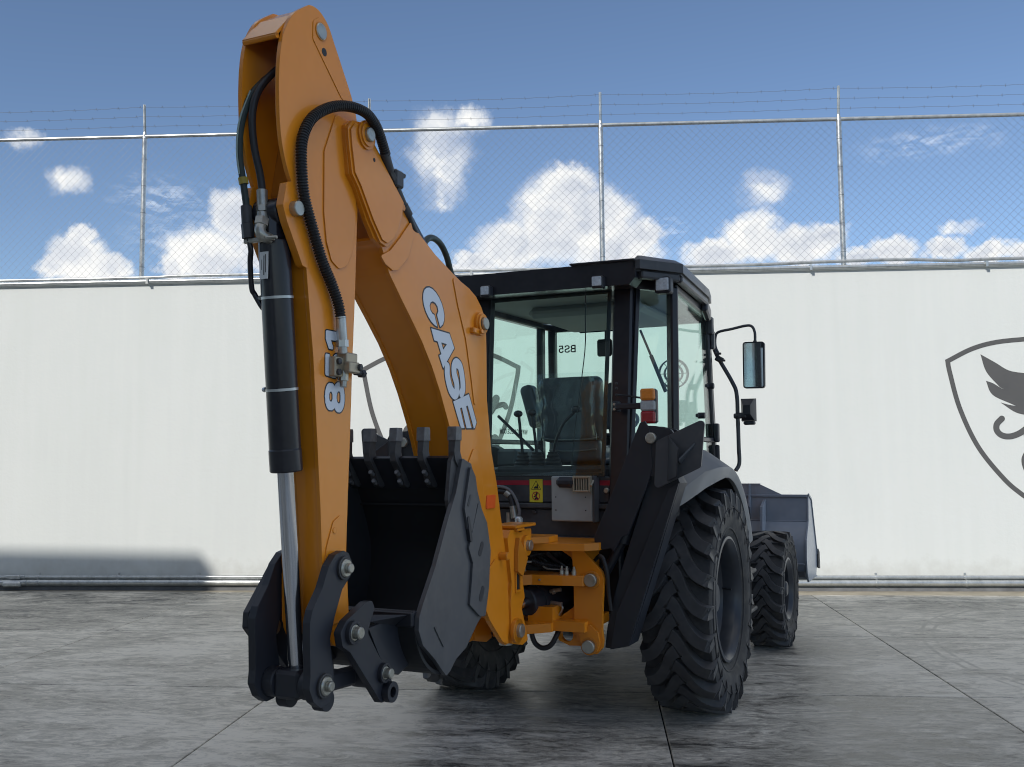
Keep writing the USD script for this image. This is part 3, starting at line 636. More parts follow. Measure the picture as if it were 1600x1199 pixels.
# ---------------------------------------------------------------- loader at the front
LA = [(1.05, 1.28), (1.40, 1.30), (2.30, 1.02), (2.95, 0.62), (3.08, 0.50), (3.02, 0.42), (2.86, 0.46), (2.20, 0.86), (1.35, 1.12), (1.02, 1.14)]
for sx in (1, -1):
    la = obj('loader_arm', plate_x(LA, sx * 0.52, sx * 0.64), BLACK, M)
    obj('loader_cylinder', [cyl((sx * 0.58, 1.1, 0.92), (sx * 0.58, 1.9, 0.86), 0.05, 20), cyl((sx * 0.58, 1.9, 0.86), (sx * 0.58, 2.5, 0.82), 0.03, 16)], BLACK, la)
    obj('tipping_link', [bar((sx * 0.58, 2.2, 1.10), (sx * 0.58, 2.62, 1.22), 0.03, 0.09, c=0.006), bar((sx * 0.58, 2.62, 1.22), (sx * 0.58, 3.02, 1.10), 0.03, 0.07, c=0.006)], BLACK, la)
bshell = [(3.225, 1.235), (3.195, 1.00), (3.04, 0.83), (3.00, 0.66), (3.03, 0.55), (3.10, 0.47), (3.80, 0.42)]
lb = obj('loader_bucket', [strip(bshell, -1.09, 1.09, 0.014), bx(-1.09, 1.09, 3.206, 3.240, 1.225, 1.250, 0.004)], LOADER, M)
endp = [(3.215, 1.252), (3.185, 1.00), (3.02, 0.84), (2.985, 0.66), (3.015, 0.53), (3.09, 0.445), (3.60, 0.445), (3.74, 0.60), (3.40, 1.20)]
for sx in (1, -1):
    e = obj('bucket_end_plate', plate_x(endp, sx * 1.09, sx * 1.106), LOADER, lb)
    obj('side_cutter', plate_x([(3.68, 0.52), (3.80, 0.50), (3.80, 0.66), (3.71, 0.70)], sx * 1.106, sx * 1.122), IRON, e)
    obj('edge_bead', plate_x(LineString([(3.215, 1.252), (3.40, 1.20), (3.74, 0.60)]).buffer(0.010), sx * 1.104, sx * 1.114), LOADER, e)
obj('spill_guard', [bx(-0.62, 0.62, 3.212, 3.224, 1.250, 1.345), quad([(0.62, 3.218, 1.25), (0.86, 3.218, 1.25), (0.66, 3.218, 1.345), (0.62, 3.218, 1.345)], 0.012), quad([(-0.62, 3.218, 1.25), (-0.86, 3.218, 1.25), (-0.66, 3.218, 1.345), (-0.62, 3.218, 1.345)], 0.012), bx(-0.66, 0.66, 3.205, 3.235, 1.342, 1.354)], LOADER, lb)
for x in (-0.56, 0.56):
    obj('guard_rib', quad([(x, 3.20, 1.35), (x, 3.14, 1.10), (x, 3.21, 1.0), (x, 3.23, 1.35)], 0.014), LOADER, lb)
for sx in (1, -1):
    for x in (0.46, 0.70):
        obj('hinge_plate', plate_x([(3.20, 1.20), (3.02, 1.14), (2.90, 0.62), (2.92, 0.48), (3.05, 0.46), (3.03, 0.70), (3.18, 0.98)], sx * (x - 0.012), sx * (x + 0.012)), LOADER, lb)
obj('weld_seam', [bx(-1.085, 1.085, 3.188, 3.200, 0.994, 1.006, 0.003), bx(-1.085, 1.085, 2.992, 3.004, 0.612, 0.624, 0.003)], LOADER, lb)
obj('wear_strip', bx(-1.085, 1.085, 3.00, 3.03, 0.50, 0.55, 0.004), CHAR, lb)

# ---------------------------------------------------------------- rear fenders
def fender():
    cy, cz = 0.0, 0.70
    lower = []; upper = []; inner = []
    # stations from the front of the arch over the top to the rear corner: lip low, lip high, inner edge
    for a in np.linspace(22, 92, 12):
        r = math.radians(a)
        lower.append((1.02, cy + 0.775 * math.cos(r), cz + 0.775 * math.sin(r)))
        upper.append((1.03, cy + 0.855 * math.cos(r), cz + 0.845 * math.sin(r)))
        t = (a - 22) / 70
        inner.append((0.70, 0.98 * math.cos(r) * 1.02 + 0.04, 0.72 + 1.0 * math.sin(r) * (0.97 + 0.03 * t)))
    lower += [(1.015, -0.16, 1.462), (0.985, -0.42, 1.420), (0.935, -0.68, 1.350), (0.90, -0.80, 1.315)]
    upper += [(1.025, -0.18, 1.545), (0.985, -0.44, 1.520), (0.92, -0.70, 1.430), (0.885, -0.815, 1.330)]
    inner += [(0.70, -0.18, 1.69), (0.68, -0.44, 1.62), (0.66, -0.70, 1.46), (0.66, -0.82, 1.335)]
    n = len(lower); V = []; F = []
    for i in range(n):
        lo, upv, inn = np.array(lower[i]), np.array(upper[i]), np.array(inner[i])
        mid = (upv * 0.55 + inn * 0.45) + np.array([0, 0, 0.025])
        V += [tuple(lo), tuple(lo * .35 + upv * .65 + np.array([0.006, 0, 0])), tuple(upv), tuple(mid), tuple(inn), tuple(inn - [0, 0, 0.02]), tuple(mid - [0, 0, 0.03]), tuple(upv - np.array([0.03, 0, 0.035])), tuple(lo - np.array([0.025, 0, 0]))]
    m = 9
    for i in range(n - 1):
        for k in range(m):
            a, b, c, d = i * m + k, i * m + (k + 1) % m, (i + 1) * m + (k + 1) % m, (i + 1) * m + k
            F += [(a, b, c), (a, c, d)]
    F += [(0, k, k + 1) for k in range(1, m - 1)]; e = (n - 1) * m; F += [(e, e + k + 1, e + k) for k in range(1, m - 1)]
    t = trimesh.Trimesh(V, F, process=False); t.fix_normals(); return t
fm = fender()
obj('rear_fender', fm, GREY, M, smooth=40); obj('rear_fender', mirror_x(fm), GREY, M, smooth=40)

# ---------------------------------------------------------------- cab
def mx_(p): return (0.03 - (p[0] - 0.03), p[1], p[2])
RWb, RWt = (0.425, -0.685, 1.50), (0.445, -0.555, 2.665)
RPb, RPt = (0.555, -0.665, 1.18), (0.585, -0.530, 2.70)
CPb, CPt = (0.785, -0.435, 1.18), (0.790, -0.385, 2.68)
DPb, DPt = (0.735, 0.93, 1.25), (0.705, 0.88, 2.68)
FPb, FPt = (0.685, 1.09, 1.30), (0.668, 1.04, 2.68)
L_ = lambda a, b, t: tuple(np.array(a) * (1 - t) + np.array(b) * t)
fr = []
for f in (lambda p: p, mx_):
    fr += [bar(f((0.50, -0.662, 1.14)), f((0.522, -0.532, 2.69)), 0.125, 0.07, c=0.012),
           bar(f(CPb), f(CPt), 0.055, 0.07, (1, 1, 0), 0.01), bar(f(DPb), f(DPt), 0.055, 0.07, c=0.01), bar(f(FPb), f(FPt), 0.065, 0.06, c=0.01),
           bar(f((0.575, -0.645, 1.5)), f((0.60, -0.515, 2.68)), 0.03, 0.035, (1, 1, 0), 0.004),
           bar(f(CPt), f(DPt), 0.05, 0.06, (0, 0, 1), 0.008), bar(f(DPt), f(FPt), 0.05, 0.05, (0, 0, 1), 0.008), bar(f(L_(RPt, CPt, 0)), f(CPt), 0.07, 0.05, (0, 0, 1), 0.008),
           bar(f((0.785, -0.435, 1.48)), f((0.735, 0.93, 1.48)), 0.09, 0.05, (0, 0, 1), 0.008),
           bar(f((0.785, -0.435, 1.735)), f((0.735, 0.93, 1.735)), 0.035, 0.03, (0, 0, 1), 0.006)]
fr += [bar((0.445 + .04, -0.545, 2.72), (-0.385 - .04, -0.545, 2.72), 0.11, 0.07, (0, 0, 1), 0.01), bar(FPt, mx_(FPt), 0.07, 0.05, (0, 0, 1), 0.008), bar((0.64, 1.10, 1.62), mx_((0.64, 1.10, 1.62)), 0.09, 0.04, (0, 0, 1), 0.008)]
cab = obj('cab_frame', fr, BLACK_G, M)
def pane(name, p, mat=GLASS, parent=cab, t=0.005): return obj(name, quad(p, t), mat, parent, smooth=False)
pane('rear_window', [(RWb[0] + .01, RWb[1] - .028, 1.50), (RWt[0] + .01, RWt[1] - .028, 2.665), (mx_(RWt)[0] - .01, RWt[1] - .028, 2.665), (mx_(RWb)[0] - .01, RWb[1] - .028, 1.50)])
for f in (lambda p: p, mx_):
    pane('corner_window', [f(L_((0.585, -0.640, 1.50), CPb, 0.03)), f(L_((0.61, -0.515, 2.66), CPt, 0.03)), f(L_((0.61, -0.515, 2.66), CPt, 0.86)), f((0.755, -0.475, 1.50))])
    pane('door_window', [f((0.79, -0.39, 1.52)), f((0.795, -0.35, 2.65)), f((0.712, 0.85, 2.65)), f((0.742, 0.90, 1.52))])
    pane('front_corner_window', [f((0.73, 0.96, 1.35)), f((0.70, 0.91, 2.65)), f((0.675, 1.02, 2.65)), f((0.69, 1.07, 1.35))])
pane('windshield', [(0.66, 1.10, 1.66), (0.645, 1.055, 2.65), mx_((0.645, 1.055, 2.65)), mx_((0.66, 1.10, 1.66))])
# seals and frame of the opening rear window
seal = []
for f in (lambda p: p, mx_): seal.append(bar(f((0.418, -0.70, 1.50)), f((0.438, -0.570, 2.665)), 0.026, 0.012, c=0.003))
seal += [bar((0.43, -0.70, 1.505), (-0.37, -0.70, 1.505), 0.03, 0.012, (0, 0, 1), 0.003), bar((0.45, -0.572, 2.655), (-0.39, -0.572, 2.655), 0.03, 0.012, (0, 0, 1), 0.003)]
obj('window_seal', seal, HOSE, cab)
obj('rear_header', plate_y([(-0.62, 2.665), (0.62, 2.655), (0.66, 2.70), (0.66, 2.796), (0.24, 2.800), (-0.62, 2.806)], -0.745, -0.60), BLACK_G, cab)
obj('roof_lip', bar((0.24, -0.742, 2.808), (0.66, -0.742, 2.804), 0.012, 0.05, (0, 0, 1), 0.004), BLACK, cab)
# roof: grey cap over a dark liner
capo = [(-0.58, -0.70), (0.66, -0.73), (0.87, -0.47), (0.81, 0.52), (0.75, 0.80), (0.52, 1.12), (-0.46, 1.12), (-0.69, 0.80), (-0.75, 0.52), (-0.81, -0.47)]
def rooftop():
    a, b = Polygon(capo), Polygon(capo).buffer(-0.055)
    outer = np.array(a.exterior.coords)[:-1]; inner = affinity.scale(a, 0.91, 0.93)
    inn = np.array(inner.exterior.coords)[:-1]
    V = [(x, y, 2.735) for x, y in outer] + [(x, y, 2.776) for x, y in outer] + [(x, y, 2.800) for x, y in inn]
    return trimesh.convex.convex_hull(np.array(V))
roof = obj('roof_cap', rooftop(), BLACK, cab, smooth=20)
def corner_cap(sx):
    out = [(0.645, -0.745), (0.69, -0.745), (0.885, -0.475), (0.825, 0.50), (0.775, 0.78), (0.62, 0.84)]
    ins = [(0.665, -0.71), (0.68, -0.70), (0.83, -0.46), (0.77, 0.48), (0.73, 0.72), (0.64, 0.76)]
    c = lambda x: x if sx > 0 else 0.06 - x
    low = trimesh.convex.convex_hull(np.array([(c(x), y, z) for x, y in out for z in (2.748, 2.804)] + [(c(x), y, 2.836) for x, y in ins]))
    return low
obj('roof_corner_cap', corner_cap(1), CHAR, roof, smooth=20); obj('roof_corner_cap', corner_cap(-1), CHAR, roof, smooth=20)
obj('roof_side_trim', [bar((0.845, -0.44, 2.720), (0.79, 0.50, 2.720), 0.045, 0.05, (0, 0, 1), 0.01), bar((0.785, 0.50, 2.70), (0.75, 0.77, 2.66), 0.09, 0.05, (0, 0, 1), 0.012), bar((0.67, -0.70, 2.720), (0.845, -0.46, 2.720), 0.05, 0.06, (0, 0, 1), 0.01)], CHAR, roof)
obj('headliner', plate_z([(-0.55, -0.52), (0.60, -0.52), (0.76, -0.36), (0.68, 0.86), (0.60, 1.02), (-0.54, 1.02), (-0.62, 0.86), (-0.70, -0.36)], 2.700, 2.733), LINER, cab)
obj('headliner_console', bx(-0.40, 0.46, 0.05, 0.95, 2.62, 2.699, 0.03), LINER, cab)
obj('ceiling_lamp', [ring((0.32, -0.1, 2.690), (0.32, -0.1, 2.702), 0.07, 0.045, 24), bx(0.285, 0.355, -0.13, -0.07, 2.69, 2.70)], LCLR, cab)
obj('sun_visor', bx(-0.35, 0.1, 0.98, 1.0, 2.62, 2.69, 0.006), BLACK, cab)
for (x, z, y, s) in ((0.432, 2.68, -0.80, 0.074), (-0.328, 2.683, -0.80, 0.070)):
    wl = obj('work_lamp', bx(x - s / 2, x + s / 2, y, y + 0.06, z - s / 2 - .004, z + s / 2, 0.008), BLACK, cab)
    obj('lens', bx(x - s / 2 + .007, x + s / 2 - .007, y - 0.006, y + 0.0, z - s / 2 + .010, z + s / 2 - .007, 0.004), LED, wl)
wl = obj('work_lamp', bx(0.735, 0.835, -0.60, -0.52, 2.612, 2.715, 0.01), BLACK, cab)
obj('lens', bx(0.745, 0.825, -0.607, -0.60, 2.628, 2.705, 0.004), LED, wl)
obj('lamp_cable', hose([(0.70, -0.58, 2.735), (0.72, -0.60, 2.70), (0.75, -0.57, 2.69)], 0.006, 6, 8), HOSE, wl)
# rear panel under the window
panel = obj('rear_panel', [bx(-0.56, 0.60, -0.665, -0.60, 1.33, 1.495, 0.008), bx(-0.56, 0.60, -0.685, -0.60, 1.295, 1.328, 0.006), bx(-0.54, 0.58, -0.655, -0.58, 1.12, 1.293, 0.008), bx(-0.5, 0.55, -0.70, -0.58, 1.10, 1.125, 0.006)], CHAR, cab)
obj('red_stripe', [bx(-0.54, -0.09, -0.6662, -0.6652, 1.440, 1.470), bx(0.01, 0.10, -0.6662, -0.6652, 1.440, 1.470), bx(0.385, 0.50, -0.6662, -0.6652, 1.440, 1.470)], RED, panel, smooth=False)
st = obj('warning_sticker', bx(-0.084, 0.005, -0.6675, -0.6652, 1.333, 1.478), YELLOW, panel, smooth=False)
tri = Polygon([(-0.074, 1.412), (-0.005, 1.412), (-0.0395, 1.470)])
art = unary_union([tri.difference(tri.buffer(-0.0032, join_style=2)), Polygon([(-0.055, 1.418), (-0.030, 1.418), (-0.030, 1.428), (-0.040, 1.436), (-0.055, 1.424)]), Point(-0.031, 1.440).buffer(0.005), LineString([(-0.03, 1.435), (-0.026, 1.418)]).buffer(0.003),
                   LineString([(-0.045, 1.352), (-0.038, 1.362), (-0.040, 1.378), (-0.034, 1.388)]).buffer(0.0055), Point(-0.036, 1.394).buffer(0.006), LineString([(-0.04, 1.378), (-0.052, 1.368)]).buffer(0.004), LineString([(-0.035, 1.36), (-0.028, 1.349)]).buffer(0.004)])
obj('sticker_print', plate_y(art, -0.6684, -0.6676), DECALK, st, smooth=False)
circ = Point(-0.0395, 1.372).buffer(0.027)
obj('sticker_ban_ring', plate_y(unary_union([circ.difference(circ.buffer(-0.0045)), LineString([(-0.057, 1.39), (-0.022, 1.354)]).buffer(0.002)]), -0.6690, -0.6685), RED, st, smooth=False)
bxp = obj('control_box', bx(0.095, 0.365, -0.745, -0.67, 1.222, 1.497, 0.006), SILVER, panel)
obj('box_lid_edge', bx(0.366, 0.382, -0.752, -0.668, 1.218, 1.500, 0.003), CHAR, bxp)
obj('door_handle', bx(0.142, 0.262, -0.80, -0.746, 1.428, 1.494, 0.022), BLACK, bxp)
gr = obj('vent_grille', [bx(0.250, 0.262, -0.785, -0.746, 1.402, 1.500, 0.003), bx(0.352, 0.366, -0.785, -0.746, 1.402, 1.500, 0.003), bx(0.262, 0.352, -0.785, -0.746, 1.484, 1.500, 0.003), bx(0.262, 0.352, -0.785, -0.746, 1.402, 1.414, 0.003)], BRASS, bxp)
for k in range(5): obj('vent_slat', bx(0.2735 + k * 0.0155, 0.2795 + k * 0.0155, -0.783, -0.75, 1.414, 1.484), BRASS, gr)
obj('vent_back', bx(0.262, 0.352, -0.752, -0.7462, 1.414, 1.484), DECALK, gr)
obj('lock_pin', cyl((0.372, -0.79, 1.44), (0.372, -0.75, 1.47), 0.008, 10), STEEL, bxp)
for x, z in ((0.125, 1.37), (0.32, 1.37), (0.125, 1.29), (0.32, 1.29)): obj('screw', cyl((x, -0.7475, z), (x, -0.745, z), 0.004, 8), IRON, bxp)
obj('panel_bolt', cyl((0.432, -0.69, 1.409), (0.432, -0.665, 1.409), 0.017, 16, c=0.004), STEEL, panel)
obj('panel_bolt', cyl((0.47, -0.675, 1.30), (0.47, -0.665, 1.30), 0.010, 12), IRON, panel)
obj('panel_bolt', cyl((-0.052, -0.672, 1.27), (-0.052, -0.655, 1.27), 0.012, 12), IRON, panel)

# tail lamp on its bracket
tb = obj('tail_lamp', bx(0.692, 0.786, -0.79, -0.735, 1.808, 2.014, 0.012), BLACK, M)
obj('amber_lens', bx(0.694, 0.784, -0.815, -0.789, 1.944, 2.014, 0.010), LAMB, tb)
obj('clear_lens', bx(0.694, 0.784, -0.812, -0.789, 1.882, 1.943, 0.008), LCLR, tb)
obj('red_lens', bx(0.694, 0.784, -0.815, -0.789, 1.808, 1.881, 0.010), LRED, tb)
obj('lamp_arm', [bx(0.52, 0.70, -0.765, -0.725, 1.898, 1.934, 0.006), bx(0.50, 0.535, -0.75, -0.68, 1.885, 1.950, 0.006)], BLACK, tb)
obj('lamp_cable', hose([(0.515, -0.70, 1.99), (0.56, -0.74, 1.985), (0.62, -0.75, 1.975), (0.70, -0.77, 1.96)], 0.006, 8, 8), HOSE, tb)
for z in (2.06, 2.03, 1.99): obj('pillar_bolt', cyl((0.515, -0.715, z), (0.515, -0.695, z), 0.008, 8), IRON, cab)
for z in (1.93, 1.90): obj('arm_bolt', cyl((0.517, -0.762, z), (0.517, -0.748, z), 0.008, 8), STEEL, tb)
# grab rail, mirror and side lamp
gy = 1.10
gr = obj('grab_rail', hose([(0.665, 1.06, 2.590), (0.685, gy, 2.545), (0.736, gy, 2.396), (0.845, gy, 2.190), (0.880, gy, 2.090), (0.884, gy, 1.90), (0.886, gy, 1.68), (0.886, gy, 1.56), (0.862, gy - 0.02, 1.505)], 0.0155, 8, 14), CHAR, M)
ma = obj('mirror_arm', hose([(0.750, gy, 2.405), (0.728, gy, 2.46), (0.728, gy, 2.53), (0.752, gy, 2.573), (0.86, gy, 2.592), (0.965, gy, 2.610), (1.010, gy, 2.600), (1.030, gy, 2.552), (1.031, gy, 2.48)], 0.0105, 8, 12), CHAR, M)
obj('clamp', [bar((0.735, gy - .02, 2.375), (0.785, gy - .02, 2.345), 0.05, 0.045, (0, 1, 0), 0.006), cyl((0.73, gy - .05, 2.40), (0.78, gy - .05, 2.40), 0.009, 8), cyl((0.76, gy - .05, 2.345), (0.81, gy - .05, 2.345), 0.008, 8)], IRON, ma)
mp_ = smoothpoly([(0.944, 2.480), (1.106, 2.476), (1.100, 2.124), (0.940, 2.126)], 0.022)
mir = obj('mirror', plate_y(mp_, gy - 0.045, gy - 0.005), BLACK, M)
obj('mirror_glass', plate_y(mp_.buffer(-0.010), gy - 0.0475, gy - 0.0455), MIRR, mir, smooth=False)
obj('mirror_bracket', [cyl((1.031, gy - 0.01, 2.40), (1.031, gy - 0.01, 2.49), 0.014, 12), bx(1.0, 1.06, gy - .004, gy + .02, 2.36, 2.42, 0.006)], IRON, mir)
sl = obj('side_lamp', [trimesh.convex.convex_hull(np.array([(x, gy + 0.03, z) for x in (0.905, 1.005) for z in (1.885, 2.052)] + [(x, gy + 0.09, z) for x in (0.90, 1.01) for z in (1.88, 2.056)] + [(x, gy - 0.03, z) for x in (0.93, 0.985) for z in (1.93, 2.0)])), bx(0.925, 1.008, gy - .0, gy + .06, 1.852, 1.880, 0.008)], BLACK, M)
obj('lamp_clamp', [ring((0.885, gy, 1.90), (0.885, gy, 1.94), 0.026, 0.015, 16), cyl((0.862, gy - .03, 1.92), (0.90, gy - .03, 1.92), 0.016, 10), bx(0.885, 0.95, gy - .025, gy + .02, 1.905, 1.945, 0.005)], IRON, sl)
# door fittings on the right side
for (y, z) in ((0.60, 2.12), (0.30, 1.895)):
    obj('glass_knob', [cyl((0.77, y, z), (0.82, y, z), 0.022, 14, c=0.004), bx(0.765, 0.785, y - .05, y + .01, z - .012, z + .012, 0.004)], BLACK, cab)
obj('door_hinge', [bx(0.725, 0.765, 0.84, 0.90, 2.53, 2.66, 0.008), bx(0.735, 0.765, 0.88, 0.93, 2.42, 2.56, 0.008)], CHAR, cab)
obj('door_hinge', [bx(0.75, 0.785, 0.86, 0.92, 1.72, 1.86, 0.008), bx(0.75, 0.78, 0.89, 0.93, 1.55, 1.70, 0.008)], BLACK, cab)
obj('door_latch', [bar((0.80, -0.34, 2.10), (0.80, -0.34, 2.24), 0.012, 0.022, c=0.003), cyl((0.795, -0.34, 2.10), (0.812, -0.34, 2.10), 0.012, 10)], STEEL, cab)
obj('gas_strut', [cyl((0.58, -0.40, 2.42), (0.68, -0.28, 2.10), 0.008, 10), cyl((0.63, -0.34, 2.26), (0.70, -0.26, 2.03), 0.013, 10)], BLACK, cab)
# inside the cab
floor_ = obj('cab_floor', [bx(-0.62, 0.68, -0.60, 1.02, 1.10, 1.16, 0.01), bx(-0.36, 0.46, -0.60, -0.42, 1.16, 1.56, 0.02)], BLACK, M)
obj('side_console', [bx(-0.68, -0.44, -0.20, 0.80, 1.16, 1.55, 0.02), bx(-0.66, -0.50, 0.05, 0.55, 1.551, 1.68, 0.02)], GREY, floor_)
obj('side_console', [bx(0.46, 0.72, -0.20, 0.80, 1.16, 1.62, 0.02)], BLACK, floor_)
obj('dashboard', [bx(-0.40, 0.46, 0.88, 1.04, 1.16, 1.70, 0.03), bx(-0.12, 0.22, 0.72, 0.92, 1.60, 1.80, 0.04), cyl((0.05, 0.80, 1.3), (0.05, 0.62, 1.86), 0.04, 14)], BLACK, floor_)
sw = [(0.05 + 0.19 * math.cos(a), 0.60 + 0.19 * math.sin(a) * .86, 1.87 + 0.10 * math.sin(a)) for a in np.linspace(0, 2 * math.pi, 33)]
obj('steering_wheel', [sweep(sw, 0.014, 8, False), bar((-0.13, 0.60, 1.87), (0.23, 0.60, 1.87), 0.03, 0.02)], BLACK, floor_)
def pillow(x0, x1, y0, y1, z0, z1, r):
    """rounded cushion"""
    pts = []
    for x in (x0 + r, x1 - r):
        for y in (y0 + r * .7, y1 - r * .7):
            for z in (z0 + r, z1 - r):
                s = trimesh.creation.icosphere(2, 1.0).vertices * (r, r * .7, r) + (x, y, z); pts.append(s)
    return trimesh.convex.convex_hull(np.vstack(pts))
def tilt(m, ax, deg, c):
    m = m.copy(); m.apply_transform(trimesh.transformations.rotation_matrix(math.radians(deg), ax, c)); return m
seat = obj('seat', pillow(-0.20, 0.19, 0.0, 0.48, 1.56, 1.70, 0.05), SEATM, M, smooth=60)
bk = tilt(pillow(-0.245, 0.208, -0.12, 0.02, 1.725, 2.170, 0.055), (1, 0, 0), 6, (0, -.05, 1.73))
obj('backrest', bk, SEATM, seat, smooth=60)
obj('seat_piping', [hose([(-0.22, -0.115, 1.745), (-0.1, -0.125, 1.735), (0.1, -0.125, 1.735), (0.19, -0.115, 1.750)], 0.006, 6, 8), hose([(-0.175, -0.11, 1.665), (0.0, -0.115, 1.655), (0.17, -0.11, 1.668)], 0.006, 6, 8)], GREY, seat)
obj('seat_lower_back', pillow(-0.18, 0.185, -0.10, 0.0, 1.585, 1.735, 0.035), SEATM, seat, smooth=60)
obj('armrest', tilt(pillow(-0.365, -0.265, -0.12, 0.0, 1.82, 2.13, 0.04), (0, 1, 0), -16, (-.31, -.05, 1.97)), SEATM, seat, smooth=60)
obj('armrest', tilt(pillow(0.225, 0.30, -0.10, 0.05, 1.80, 2.12, 0.03), (0, 1, 0), 8, (.26, -.05, 1.97)), SEATM, seat, smooth=60)
# clear protective film left on the seat
gF = np.random.default_rng(8)
def film(x0, x1, z0, z1, y, n=12):
    X, Z = np.meshgrid(np.linspace(x0, x1, n), np.linspace(z0, z1, n), indexing='ij')
    Y = y + 0.03 * (meshkit.fbm(np.stack([X * 14, Z * 9, X * 0], -1), 3, 5) - .5) + 0.05 * (np.abs((X - (x0 + x1) / 2) / (x1 - x0) * 2) ** 4)
    V = np.stack([X, Y, Z], -1).reshape(-1, 3); F = []
    for i in range(n - 1):
        for j in range(n - 1):
            a = i * n + j; F += [(a, a + n, a + n + 1), (a, a + n + 1, a + 1)]
    return trimesh.Trimesh(V, F, process=False)
obj('seat_cover_film', [film(-0.27, 0.235, 1.73, 2.19, -0.175), film(-0.46, -0.27, 1.84, 2.14, -0.10)], CLEARF, seat, smooth=True)
for P, kn in (([(-0.03, -0.40, 1.62), (0.0, -0.42, 1.72), (0.06, -0.44, 1.83), (0.115, -0.44, 1.885), (0.14, -0.44, 1.91)], (0.150, -0.44, 1.925)), ([(-0.165, -0.35, 1.62), (-0.175, -0.36, 1.75), (-0.19, -0.37, 1.90)], (-0.192, -0.37, 1.915)), ([(-0.29, -0.30, 1.62), (-0.30, -0.31, 1.75), (-0.31, -0.32, 1.90)], (-0.315, -0.32, 1.912))):
    lv = obj('control_lever', hose(P, 0.010, 8, 10), BLACK, M)
    k = trimesh.creation.icosphere(2, 1.0); k.vertices *= (0.032, 0.026, 0.024); k.apply_translation(kn)
    obj('knob', k, BLACK_G, lv, smooth=True)
    b = np.array(P[0]); bo = sweep([b + (0, 0, -0.09 + 0.012 * i) for i in range(11)], [0.075 - 0.004 * i - 0.007 * (i % 2) for i in range(11)], 16)
    obj('bellows', bo, HOSE, lv)
obj('steering_strut', cyl((-0.52, -0.2, 1.905), (-0.19, -0.36, 1.665), 0.011, 10), BLACK, cab)
obj('interior_mirror', [bx(-0.20, -0.075, 0.98, 1.0, 2.42, 2.56, 0.014), cyl((-0.13, 0.99, 2.55), (-0.13, 1.0, 2.66), 0.008, 8)], BLACK, cab)
obj('window_cord', hose([(0.29, -0.61, 2.70), (0.275, -0.58, 2.50), (0.27, -0.58, 2.30), (0.235, -0.60, 2.0), (0.205, -0.62, 1.75), (0.19, -0.64, 1.53)], 0.0035, 8, 6), HOSE, cab)
fan = [ring((0.52, 0.60, 2.22), (0.54, 0.56, 2.22), 0.11, 0.10, 28), ring((0.52, 0.60, 2.22), (0.54, 0.56, 2.22), 0.07, 0.062, 24), cyl((0.50, 0.62, 2.22), (0.55, 0.55, 2.22), 0.03, 14), bar((0.53, 0.6, 2.10), (0.53, 0.6, 1.98), 0.02, 0.02)]
for k in range(8):
    a = k * math.pi / 4; fan.append(bar((0.53, 0.58, 2.22), (0.53 + 0.095 * math.cos(a), 0.58, 2.22 + 0.105 * math.sin(a)), 0.004, 0.004, (0, 1, 0)))
obj('cab_fan', fan, BLACK, cab)
def text_on(text, h, bold, origin, ex, ey, sx=1.0, depth=0.001):
    t = meshkit.text_mesh(text, h, depth, bold); v = t.vertices
    ex, ey = np.array(ex, float), np.array(ey, float); ez = np.cross(ex, ey)
    t.vertices = np.array(origin) + v[:, :1] * sx * ex + v[:, 1:2] * ey + v[:, 2:3] * ez
    return t
obj('glass_lettering', text_on('BS5', 0.058, True, (-0.405, 1.062, 2.478), (-1, 0, 0), (0, -0.03, 1), 1.05), DECALK, cab, smooth=False)
obj('glass_lettering', text_on('WWW.CASECE.COM', 0.036, True, (-0.700, 0.72, 1.80), (-0.03, -1, 0), (0, 0, 1), 1.0), DECALK, cab, smooth=False)
obj('hood_lettering', text_on('4WD', 0.085, True, (0.445, 1.40, 1.32), (0, 1, 0), (0, 0, 1), 1.3), LABEL, hood, smooth=False)

# ---------------------------------------------------------------- rear frame, swing tower, stabilisers
FRP = [(0.403, 1.078), (0.517, 0.960), (0.528, 0.917), (0.518, 0.790), (0.512, 0.628), (0.519, 0.575), (0.512, 0.531), (0.481, 0.497), (0.436, 0.495), (0.392, 0.545), (0.352, 0.600), (0.345, 0.700), (0.345, 0.928), (0.338, 1.037), (0.33, 1.078)]
frp = []
frp.append(plate_y(FRP, -1.03, -1.0)); frl = [plate_y([(-a, b) for a, b in FRP], -1.03, -1.0)]
# cheeks that run forward to the chassis, with the big rounded opening between them
cheek = [(0.36, 1.078), (0.36, 0.62), (0.315, 0.62), (0.22, 0.66), (0.26, 0.70), (0.325, 0.745), (0.342, 0.80), (0.342, 0.96), (0.315, 1.03), (0.24, 1.078)]
frp.append(plate_y(cheek, -0.985, -0.955)); frl.append(plate_y([(-a, b) for a, b in cheek], -0.985, -0.955))
frp += [bx(0.335, 0.365, -1.0, -0.60, 0.56, 1.078, 0.004)]; frl += [bx(-0.365, -0.335, -1.0, -0.60, 0.56, 1.078, 0.004)]
frame = obj('rear_frame', frp, ORANGE, M)
obj('frame_side', frl, ORANGE, frame)
topP = [(-0.50, -0.62), (0.50, -0.62), (0.50, -1.02), (0.44, -1.10), (0.24, -1.14), (0.10, -1.18), (-0.10, -1.18), (-0.24, -1.14), (-0.44, -1.10), (-0.50, -1.02)]
obj('frame_top_plate', plate_z(topP, 1.080, 1.122), ORANGE, frame)
obj('swing_ear', plate_z(smoothpoly([(-0.20, -0.95), (0.225, -0.95), (0.235, -1.12), (0.13, -1.25), (-0.13, -1.25), (-0.2, -1.12)], 0.03), 1.123, 1.158), ORANGE, frame)
